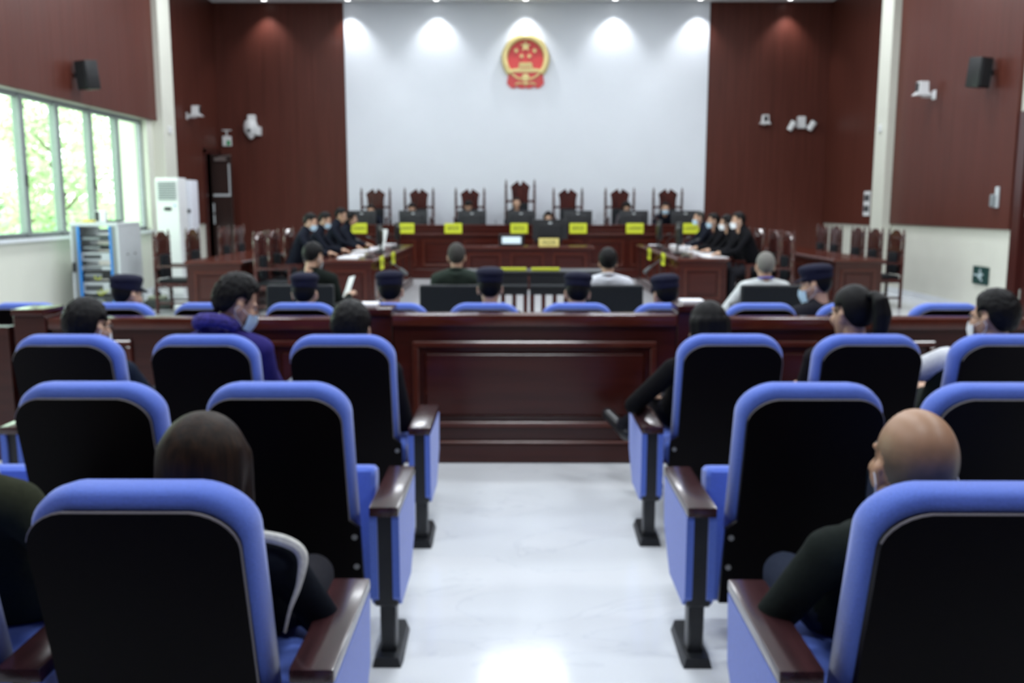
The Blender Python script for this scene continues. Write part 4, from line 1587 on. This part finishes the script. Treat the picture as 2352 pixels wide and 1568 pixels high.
def eyes():
    bm = bmesh.new()
    V, F, mi = [], [], []
    for s in (-1, 1):
        for r, c, m in (((.013, .007, .0065), (s * .030, .083, .000), 0), ((.0055, .004, .0055), (s * .030, .0885, .000), 1)):
            b = ell(bmesh.new(), c, r, 10, 8)
            b.verts.index_update()
            n = len(V)
            V += [v.co[:] for v in b.verts]
            for f in b.faces:
                F.append(tuple(v.index + n for v in f.verts))
                mi.append(m)
            b.free()
        b = capsule(bmesh.new(), (s * .016, .0935, .022), (s * .046, .079, .025), .0035, .0025, 6)
        b.verts.index_update()
        n = len(V)
        V += [v.co[:] for v in b.verts]
        for f in b.faces:
            F.append(tuple(v.index + n for v in f.verts))
            mi.append(1)
        b.free()
    return np.array(V), F, mi


EYES = eyes()
PERSON_N = 0


def person(label, x, y, top, face, seat_z=.45, floor_z=0.0, lean=1, hair='short', hairmat=None, top_col=(.02, .02, .03), leg_col=(.02, .02, .025), skin=None, female=False, hp=0, hy=0, hr=0,
           mask=None, cap=False, arms='lap', res=.017, glasses=False, collar=None, knees=None, feet=None, elbows=None, hands=None, handpose=('flat', 'flat'), hs=.95, sh=1.0,
           group=None, shoulder=None, L=.47, cap_hair=True, hipshift=0.0, extra=None, noff=(0, 0)):
    """seated figure; (x,y) is the point under the head, local +y is where the body faces"""
    skin = skin or SKIN
    hairmat = hairmat or HAIR
    hk = hs
    hc = Vector((0, 0, top - floor_z - .125 * hk - (.024 if cap else .006)))       # head centre above the floor point
    # head orientation
    HR = (Matrix.Rotation(R(hy), 3, 'Z') @ Matrix.Rotation(R(hr), 3, 'Y') @ Matrix.Rotation(R(-hp), 3, 'X')).to_4x4()
    HM = Matrix.Translation(hc) @ HR @ Matrix.Diagonal((hk, hk, hk, 1))
    nk = hc + Vector((noff[0], -.03 + noff[1], -.158 * hk))
    if lean < 0:
        nk = hc + Vector((noff[0], -.075 + noff[1], -.145 * hk))
    pz = seat_z - floor_z + .085
    dz = nk.z - pz
    Lt = max(min(L, dz + .11), dz + (.05 if lean < 0 else .02))
    dy = math.sqrt(max(0, Lt * Lt - dz * dz))
    pel = Vector((hipshift, nk.y + (dy if lean > 0 else -dy), pz))
    if lean == 0:
        pel.y = nk.y
    ax = (nk - pel)
    f = (.90 if female else 1.0) * sh
    bm = bmesh.new()
    segs = []       # (p0,p1,r,class)  0 top 1 legs 2 shoes

    def at(t, bulge=0.0):
        fwd = Vector((0, 1, 0)) - ax.normalized() * ax.normalized().y
        return pel + ax * t + fwd.normalized() * bulge
    rings = [(at(-.16), .10 * f, .07, ax), (at(-.12), .15 * f, .10, ax), (at(0), .168 * f, .115, ax), (at(.25, .01), .150 * f, .108, ax), (at(.5, .012), .160 * f, .112, ax), (at(.72, .008), .178 * f, .108, ax),
             (at(.86, 0), .176 * f, .096, ax), (at(.95, -.004), .135 * f, .084, ax), (at(1.02, 0), .085 * f, .074, ax), (at(1.09, 0), .064 * f, .066, ax), (at(1.13, 0), .060 * f, .060, ax)]
    loft(bm, rings)
    segs.append((at(.12), at(1.15), .15, 0))
    shl = {}
    for s in (-1, 1):
        S = at(.86) + Vector((s * .172 * f, 0, -.005))
        if shoulder and s in shoulder:
            S = S + Vector(shoulder[s])
        shl[s] = S
        capsule(bm, at(.97) + Vector((s * .05, 0, 0)), S, .062 * f, .060 * f)
        segs.append((at(.9), S, .06, 0))
        fw = Vector((0, 1, 0))
        if arms == 'table':
            El = S + Vector((s * .07, .16, -.20))
            Hn = Vector((s * .08, S.y + .36, hands['z'] if hands and 'z' in hands else .80))
            if hands and s in hands:
                Hn = Vector(hands[s])
        elif arms == 'lap':
            El = S + Vector((s * .05, .06 + max(0, -.0), -.255))
            Hn = Vector((s * .07 + hipshift, pel.y + .20, seat_z - floor_z + .19))
        else:
            El = S + Vector((s * .05, .06, -.255))
            Hn = Vector((s * .07, pel.y + .20, seat_z - floor_z + .19))
        if elbows and s in elbows:
            El = Vector(elbows[s])
        if hands and s in hands:
            Hn = Vector(hands[s])
        capsule(bm, S, El, .056 * f, .046 * f)
        d = (Hn - El)
        if d.length > .30:
            Hn = El + d.normalized() * .28
        d = (Hn - El).normalized()
        capsule(bm, El, Hn - d * .01, .046 * f, .034 * f)
        segs.append((S, El, .05, 0))
        segs.append((El, Hn, .04, 0))
        shl[(s, 'h')] = (Hn, d)
        # legs
        Hp = pel + Vector((s * .09, .0, -.01))
        K = Vector((s * .10 + hipshift, pel.y + .40, seat_z - floor_z + .065))
        if knees and s in knees:
            K = Vector(knees[s])
        A = Vector((K.x, K.y + .02, .085))
        if feet and s in feet:
            A = Vector(feet[s])
        capsule(bm, Hp, K, .086 * f, .064)
        capsule(bm, K, A, .062, .044)
        toe = A + Vector((0, .17, -.045))
        if feet and (s, 'toe') in feet:
            toe = Vector(feet[(s, 'toe')])
        capsule(bm, A + Vector((0, -.03, -.045)), toe, .040, .034)
        segs += [(Hp, K, .08, 1), (K, A, .055, 1), (A + Vector((0, -.03, -.05)), toe, .04, 2)]
    V, F = remesh(bm, res, 4)
    Fc = np.array([V[list(q)].mean(axis=0) for q in F])
    best = np.full(len(F), 1e9)
    mi = np.zeros(len(F), int)
    for p0, p1, r, c in segs:
        p0, p1 = np.array(p0), np.array(p1)
        d = p1 - p0
        t = np.clip(((Fc - p0) @ d) / max(1e-9, d @ d), 0, 1)
        dist = np.linalg.norm(Fc - (p0 + t[:, None] * d), axis=1) - r
        w = dist < best
        best[w] = dist[w]
        mi[w] = c
    mats = [cloth(top_col), cloth(leg_col), SHOE, skin, EYEW, EYED]
    allV, allF, allM = [V], list(F), list(mi)
    n = len(V)

    def add(V2, F2, m2):
        nonlocal n
        allV.append(V2)
        allF.extend([tuple(i + n for i in q) for q in F2])
        allM.extend(m2 if isinstance(m2, list) else [m2] * len(F2))
        n += len(V2)
    hv, hf = HEADS[female]
    add(np_xf(hv, HM), hf, 3)
    ev, ef, emi = EYES
    add(np_xf(ev, HM), ef, [4 + q for q in emi])
    for s in (-1, 1):
        Hn, d = shl[(s, 'h')]
        hv, hf = HANDS[handpose[0 if s < 0 else 1]]
        up = Vector((0, 0, 1))
        zz = (up - d * up.dot(d))
        zz = zz.normalized() if zz.length > .05 else Vector((0, -1, 0))
        xx = d.cross(zz).normalized()
        M = Matrix(((xx.x, d.x, zz.x), (xx.y, d.y, zz.y), (xx.z, d.z, zz.z))).to_4x4()
        M.translation = Hn
        if s < 0:
            # left-right mirror so that thumbs point inwards
            hv = hv * np.array([-1, 1, 1])
            hf = [q[::-1] for q in hf]
        add(np_xf(hv, M), hf, 3)
    me = raw_mesh('person', np.vstack(allV), allF, mats, allM)
    o = obj('person', me, None)
    o.location = (x, y, floor_z)
    o.rotation_euler = (0, 0, R(face))
    setprops(o, label, 'person', group)

    def child(name, mesh, M=HM):
        c = obj(name, mesh, None, o)
        c.matrix_local = M
        return c
    if hair:
        key = ('hair', hair, hairmat.name)
        if key not in CM:
            CM[key] = raw_mesh('hair', *HAIRS[hair], [hairmat])
        child('hair', CM[key])
    if cap:
        cm = HM @ Matrix.Translation((0, -.004, .050)) @ Matrix.Rotation(R(-4), 4, 'X')
        c = child('cap', CAPC, cm @ Matrix.Diagonal((.96, .96, .98, 1)))
        b = obj('cap_brim', CAPB, None, c)
        b.location = (0, .012, .004)
    if mask:
        m = child('face_mask', MASKS[mask])
        for s in (-1, 1):
            obj('ear_loop', LOOPS[s], None, m)
    if glasses:
        bm = bmesh.new()
        for s in (-1, 1):
            pts = [(s * .031 + .021 * math.cos(a), .098 - .010 * abs(s * .031 + .021 * math.cos(a)) / .05, -.001 + .016 * math.sin(a)) for a in [2 * math.pi * k / 12 for k in range(13)]]
            tube(bm, pts, .0018, 5)
            tube(bm, [(s * .052, .088, .003), (s * .074, .06, .004), (s * .082, -.01, .002)], .0018, 5)
        tube(bm, [(-.010, .098, .003), (.010, .098, .003)], .0018, 5)
        bmesh.ops.recalc_face_normals(bm, faces=list(bm.faces))
        gm = bpy.data.meshes.new('glasses')
        bm.to_mesh(gm)
        bm.free()
        gm.materials.append(BLACKP)
        child('glasses', gm)
    if collar:
        bm = bmesh.new()
        pts = []
        for k in range(17):
            a = 2 * math.pi * k / 16
            pts.append((nk.x + .062 * math.cos(a), nk.y + .004 + .062 * math.sin(a), nk.z + .035 - .018 * math.sin(a)))
        tube(bm, pts, .013, 8)
        obj('collar', bm, collar, o)
    if extra:
        extra(o, shl, nk, pel, HM)
    return o


# ---- audience
def jacket_trim(o, shl, nk, pel, HM):
    S = shl[1]
    bm = bmesh.new()
    P = [nk + Vector((.05, -.03, .055)), (nk + S) / 2 + Vector((.02, -.035, .066)), S + Vector((.02, -.035, .062)), S + Vector((.060, -.035, .030)), S + Vector((.056, -.05, -.03)), S + Vector((.035, -.06, -.09)), S + Vector((.02, -.06, -.15))]
    Q, rs = [], []
    rad = [.009, .012, .014, .013, .007, .004, .003]
    for i in range(len(P) - 1):
        p0, p1, p2, p3 = P[max(i - 1, 0)], P[i], P[i + 1], P[min(i + 2, len(P) - 1)]
        for q in range(5):
            t = q / 5
            Q.append(.5 * ((2 * p1) + (p2 - p0) * t + (2 * p0 - 5 * p1 + 4 * p2 - p3) * t * t + (3 * p1 - p0 - 3 * p2 + p3) * t ** 3))
            rs.append(rad[i] + (rad[i + 1] - rad[i]) * t)
    tube(bm, Q, rs, 8)
    obj('white_lining', bm, cloth((.62, .62, .58)), o)


def hood(o, shl, nk, pel, HM):
    bm = bmesh.new()
    tube(bm, [(nk.x + .078 * math.cos(a), nk.y - .01 + .078 * math.sin(a), nk.z + .055 - .035 * math.sin(a) - (.03 if math.sin(a) > .5 else 0)) for a in [2 * math.pi * k / 18 for k in range(19)]], .032, 10)
    obj('hood', bm, plain('purple_knit', (.045, .035, .21), .9, noise_amt=.5, scale=70, bump=.5), o)


NEAR = .012
person('person in black jacket with white lining, slumped on an aisle seat', -.775, 1.97, 1.05, 0, seat_z=.435, hair='long', hairmat=HAIRB, top_col=(.006, .008, .013), female=True, hp=6, hs=1.08, knees={-1: (-.09, .60, .42), 1: (.09, .60, .42)},
       res=NEAR, hy=-4, L=.52, elbows={1: (.25, .12, .47)}, hands={1: (.08, .30, .50)}, extra=jacket_trim, shoulder={1: (.0, .0, 0)})
person('person in dark green jacket and pale blue mask on an aisle seat', .795, 1.97, 1.07, 0, seat_z=.435, hair='bald', hairmat=THIN, skin=SKIN_D, top_col=(.012, .016, .014), hp=-3, hy=3, hs=1.06, mask='blue', res=NEAR, L=.52, knees={-1: (-.09, .60, .43), 1: (.09, .60, .43)},
       leg_col=(.02, .026, .045), elbows={-1: (-.27, .12, .50)}, hands={-1: (-.10, .34, .52)})
person('person in olive green jacket next to the one with white jacket lining', -1.40, 2.0, 1.15, 0, seat_z=.435, hair='short', top_col=(.028, .032, .018), hp=4, res=NEAR, elbows={1: (.38, .06, .55)}, L=.52)
person('person in navy jacket and glasses seated before the partition, window side', -2.03, 4.10, 1.09, -14, seat_z=.435, hair='short', top_col=(.012, .018, .032), hp=4, hs=1.02, hy=-6, glasses=True, mask='white', res=NEAR,
       elbows={1: (.30, .12, .50)}, L=.50)
person('person in purple patterned hoodie and grey trousers, looking down in mask', -1.36, 4.13, 1.185, -8, seat_z=.435, hair='tall', top_col=(.035, .028, .16), leg_col=(.22, .24, .28), hp=22, hy=-48, mask='blue', res=NEAR, L=.50, noff=(-.075, -.01), extra=hood, elbows={1: (.12, .12, .50)}, hands={1: (.0, .33, .52)},
       knees={1: (.21, .42, .68), -1: (-.10, .44, .50)}, feet={1: (.05, .72, .42), (1, 'toe'): (.0, .86, .38)})
person('person in black on the aisle seat next to the purple hoodie', -.835, 4.10, 1.08, 0, seat_z=.435, hair='short', top_col=(.010, .010, .014), hp=8, hs=1.0, res=NEAR, L=.50)
person('person in black coat with crossed legs, elbow on the aisle armrest', .78, 4.13, 1.075, 6, seat_z=.435, hair='bob', top_col=(.006, .006, .007), leg_col=(.010, .010, .012), female=True, hp=8, hy=8, mask='white', res=NEAR, L=.50,
       elbows={-1: (-.33, .03, .59)}, hands={-1: (-.20, .26, .58)}, knees={-1: (-.12, .50, .50), 1: (.02, .50, .60)}, feet={-1: (-.08, .55, .09), 1: (-.20, .72, .33), (1, 'toe'): (-.275, .86, .36)})
person('person in dark top seated between black coat and black vest', 1.435, 4.13, 1.15, 0, seat_z=.435, hair='pony', top_col=(.012, .010, .012), female=True, hy=24, hp=4, hs=1.0, res=NEAR, L=.52)


def vest(o, shl, nk, pel, HM):
    S = shl[-1]
    obj('white_sleeve', capsule(bmesh.new(), S + Vector((-.0, .0, .012)), S + Vector((-.07, .06, -.04)), .062, .060), cloth((.66, .67, .70)), o)


person('person in glasses and black vest over white sleeves, door side', 2.075, 4.13, 1.13, 4, seat_z=.435, hair='short', top_col=(.012, .014, .016), hp=4, hy=26, glasses=True, mask='white', res=NEAR, L=.50, hs=1.0, extra=vest,
       shoulder={-1: (-.03, .0, .0)})

# ---- officers in navy caps beyond the partition
NAVY = (.012, .015, .030)
OFF = ((-2.688, 1.062, 0, -28, 8, 0, None, 'turned to look along the row, nearest the window'), (-1.500, 1.075, 0, 0, 6, 0, None, 'behind the one reading a sheet'), (-.929, 1.088, 0, 2, 8, -3, None, 'between the sheet reader and the green shirt'),
       (-.266, 1.112, 0, 0, 4, 0, None, 'behind the dark green shirt'), (.314, 1.080, 0, 0, 10, 3, None, 'behind the white shirt at the dock'), (.899, 1.066, 0, 14, 10, -4, None, 'between the two white shirts'))
for x, tp, fc, hy, hp, hr, mk, n in OFF:
    person('person in navy uniform cap ' + n, x, 6.06, tp, fc, seat_z=.405, hair='crew', hairmat=HAIR, top_col=NAVY, leg_col=NAVY, hy=hy, hp=hp, hr=hr, cap=True, group='people in navy uniform caps', res=.016, hs=1.0)
person('person in navy uniform cap and blue mask, leaning sideways', 1.905, 6.10, 1.13, 18, seat_z=.405, hair='crew', top_col=NAVY, leg_col=NAVY, hy=38, hp=10, cap=True, mask='blue', group='people in navy uniform caps', res=.014, hs=1.0,
       elbows={-1: (-.24, .12, .50)})

# ---- defendants
def neck_strap(o, shl, nk, pel, HM):
    bm = bmesh.new()
    tube(bm, [(nk.x + .066 * math.cos(a), nk.y + .002 + .066 * math.sin(a), nk.z + .052 - .012 * math.sin(a)) for a in [2 * math.pi * k / 16 for k in range(17)]], .009, 8)
    obj('neck_strap', bm, plain('blue_strap', (.05, .08, .45), .6), o)


def held_sheet(o, shl, nk, pel, HM):
    Hn, d = shl[(1, 'h')]
    obj('held_sheet', B(-.065, .065, -.002, .002, -.06, .15), PAPER, o, smooth=False, loc=Hn + Vector((-.045, .07, .04)), rot=(R(-25), R(-10), R(-45)))


CHARC = (.016, .017, .017)
person('person in black shirt on leather chair reading a white sheet', -1.985, 8.52, 1.165, -10, seat_z=.455, hair='short', top_col=CHARC, hp=18, hy=-14, mask='white', res=.015, arms='lap', handpose=('flat', 'grip'),
       elbows={1: (.22, .10, .54)}, hands={1: (.22, .33, .64)}, extra=held_sheet, collar=cloth(CHARC), hs=1.0)
person('person in dark green shirt on leather chair', -.652, 8.52, 1.168, 0, seat_z=.455, hair='crew', hairmat=STUB, top_col=(.030, .042, .034), hp=2, res=.015, collar=cloth((.030, .042, .034)), hs=1.02, sh=1.08)
person('person in white shirt on leather chair at the dock table', .754, 8.52, 1.115, 0, seat_z=.455, hair='short', top_col=(.66, .68, .74), hp=6, res=.015, collar=cloth((.66, .68, .74)), hs=1.0, sh=1.05)
person('person in white shirt with blue neck strap on leather chair', 2.215, 8.52, 1.085, 0, seat_z=.455, hair='grey', hairmat=HAIRG, top_col=(.60, .63, .64), hp=2, res=.015, extra=neck_strap, hs=1.05, sh=1.08,
       elbows={-1: (-.36, .02, .52)}, hands={-1: (-.30, .25, .50)})

# ---- prosecutors (window side, face +x) and lawyers (door side, face -x)
DK = (.010, .012, .020)
PT = 'people seated at the prosecutors table'
person('person in dark suit and blue mask writing beside the empty chair, prosecutors table', -3.08, 13.3, 1.395, -90, seat_z=.48, lean=-1, hair='short', top_col=DK, hp=22, mask='blue', arms='table', hands={'z': .82}, group=PT, res=.018)
person('person in dark suit and mask, second along the prosecutors table', -3.06, 14.2, 1.405, -90, seat_z=.48, lean=-1, hair='short', top_col=DK, hp=24, mask='blue', arms='table', hands={'z': .82}, group=PT, res=.018)
person('person in dark suit and glasses without mask, prosecutors table', -3.02, 15.3, 1.465, -90, seat_z=.48, lean=-1, hair='short', top_col=DK, hp=18, glasses=True, arms='table', hands={'z': .82}, group=PT, res=.018)
person('person in dark suit without mask at the far end of prosecutors table', -3.02, 16.25, 1.41, -90, seat_z=.48, lean=-1, hair='bob', top_col=DK, female=True, hp=12, arms='table', hands={'z': .82}, group=PT, res=.018)
LT = 'people seated at the lawyers table'
person('person in black robe and white mask beside the empty chair, lawyers table', 3.10, 13.35, 1.41, 90, seat_z=.48, lean=-1, hair='fringe', top_col=(.006, .006, .008), hp=4, mask='white', arms='table', hands={'z': .82}, group=LT, res=.018)
person('person in black robe and white mask, second along the lawyers table', 3.12, 14.2, 1.37, 90, seat_z=.48, lean=-1, hair='bob', top_col=(.008, .008, .010), female=True, hp=6, mask='white', arms='table', group=LT, res=.018, hands={'z': .82})
person('person in black robe and blue mask, third along the lawyers table', 3.10, 15.05, 1.38, 90, seat_z=.48, lean=-1, hair='fringe', top_col=(.008, .008, .010), hp=6, mask='blue', arms='table', hands={'z': .82}, group=LT, res=.018)
person('person in dark suit and blue mask at the far end of lawyers table', 3.05, 16.0, 1.415, 90, seat_z=.48, lean=-1, hair='crew', hairmat=STUB, top_col=DK, hp=8, mask='blue', arms='table', hands={'z': .82}, group=LT, res=.018)

# ---- judges and clerk (face -y)
JG = 'judges behind the bench'
for x, tp, hair, mk, hp, col, n, fem in ((-3.27, 1.525, 'short', 'blue', 16, DK, 'in dark suit and blue mask behind the bench, first from the window wall', False), (-2.38, 1.56, 'short', None, 26, (.02, .025, .06), 'in navy looking down behind the bench, second from the window wall', False),
                                    (-1.16, 1.615, 'fringe', None, 38, DK, 'with bowed head behind the bench, third from the window wall', False), (-.11, 1.68, 'crew', None, 4, (.012, .014, .022), 'in dark suit facing forward in the tallest carved chair', False),
                                    (2.26, 1.595, 'bob', None, 28, (.05, .045, .05), 'in grey looking down behind the bench, second from the door wall', True), (3.10, 1.57, 'short', 'blue', 8, DK, 'in dark suit and blue mask behind the bench, first from the door wall', False)):
    person('person ' + n, x, 19.98, tp, 180, seat_z=.35 + .57, floor_z=.352, lean=-1, hair=hair, mask=mk, hp=hp, top_col=col, arms='table', hands={'z': .66}, group=JG, res=.02, female=fem, hs=.98)
person('person with white collar seated behind the clerk desk', .49, 17.38, 1.40, 180, seat_z=.47, lean=-1, hair='bob', hp=10, female=True, top_col=(.02, .022, .03), arms='table', hands={'z': .84}, collar=cloth((.6, .6, .62)), res=.02)

# ================================================================== OUTSIDE THE WINDOW
LEAF = plain('fresh_green_leaves', (.44, .55, .32), .6, noise_amt=.3, scale=2)
LEAF2 = plain('yellow_green_leaves', (.56, .62, .38), .6, noise_amt=.3, scale=2)
BARK = plain('grey_brown_bark', (.12, .09, .06), .9)
gr = obj('courtyard_ground', B(-60, -XF - .35, -10, 70, -.5, -.3), plain('pale_paving', (.45, .50, .42), .9), smooth=False)
gr['kind'] = 'structure'


def tree(label, x, y, h, r, mat, seed):
    rnd = random.Random(seed)
    t = thing('garden_tree', label, 'tree', (x, y, -.3), 0, 'trees outside the windows')
    obj('trunk', tube(bmesh.new(), [(0, 0, 0), (.05, 0, h * .3), (-.03, .05, h * .55), (0, 0, h * .9)], [.14, .11, .08, .02], 8), BARK, t)
    for k in range(6):
        a = k * 1.05
        obj('branch', tube(bmesh.new(), [(0, 0, h * (.35 + .07 * k)), (r * .5 * math.cos(a), r * .5 * math.sin(a), h * (.48 + .07 * k))], [.05, .015], 6), BARK, t)
    V, F = [], []
    cl = [(rnd.uniform(-.7, .7) * r, rnd.uniform(-.7, .7) * r, h * rnd.uniform(.22, .95)) for _ in range(26)]
    for _ in range(1900):
        c = rnd.choice(cl)
        d = Vector((rnd.gauss(0, 1), rnd.gauss(0, 1), rnd.gauss(0, .8))).normalized() * (r * .42) * rnd.random() ** .4
        p = Vector(c) + d
        u = Vector((rnd.uniform(-1, 1), rnd.uniform(-1, 1), rnd.uniform(-.6, .6))).normalized() * .085
        v = u.orthogonal().normalized() * .05
        n = len(V)
        V += [p - u, p + v, p + u, p - v]
        F.append((n, n + 1, n + 2, n + 3))
    me = raw_mesh('foliage', V, F, [mat], smooth=False)
    o = obj('foliage', me, None, t)
    o['kind'] = 'stuff'


tree('bushy green tree outside the window pane nearest the rack', -10.9, 21.8, 4.6, 1.3, LEAF, 1)
tree('yellow green tree outside the second window pane', -12.9, 24.2, 5.4, 1.5, LEAF2, 2)
tree('tall pale green tree outside the third window pane', -13.0, 28.2, 5.6, 1.4, LEAF2, 3)
tree('low rounded green tree outside beside the courtyard fence', -16.0, 27.5, 4.2, 1.8, LEAF, 4)
t = thing('courtyard_fence', 'pale green solid fence beyond the trees outside the windows', 'fence', (-17, 38, -.3))
for k in range(9):
    obj('fence_panel', B(-9 + k * 2.6, -9 + k * 2.6 + 2.5, 0, .06, 0, 1.9), plain('mint_green_metal', (.28, .55, .33), .5), t, smooth=False)
    obj('fence_post', B(-9.1 + k * 2.6, -9 + k * 2.6, -.03, .09, 0, 2.0), ALU, t, smooth=False)
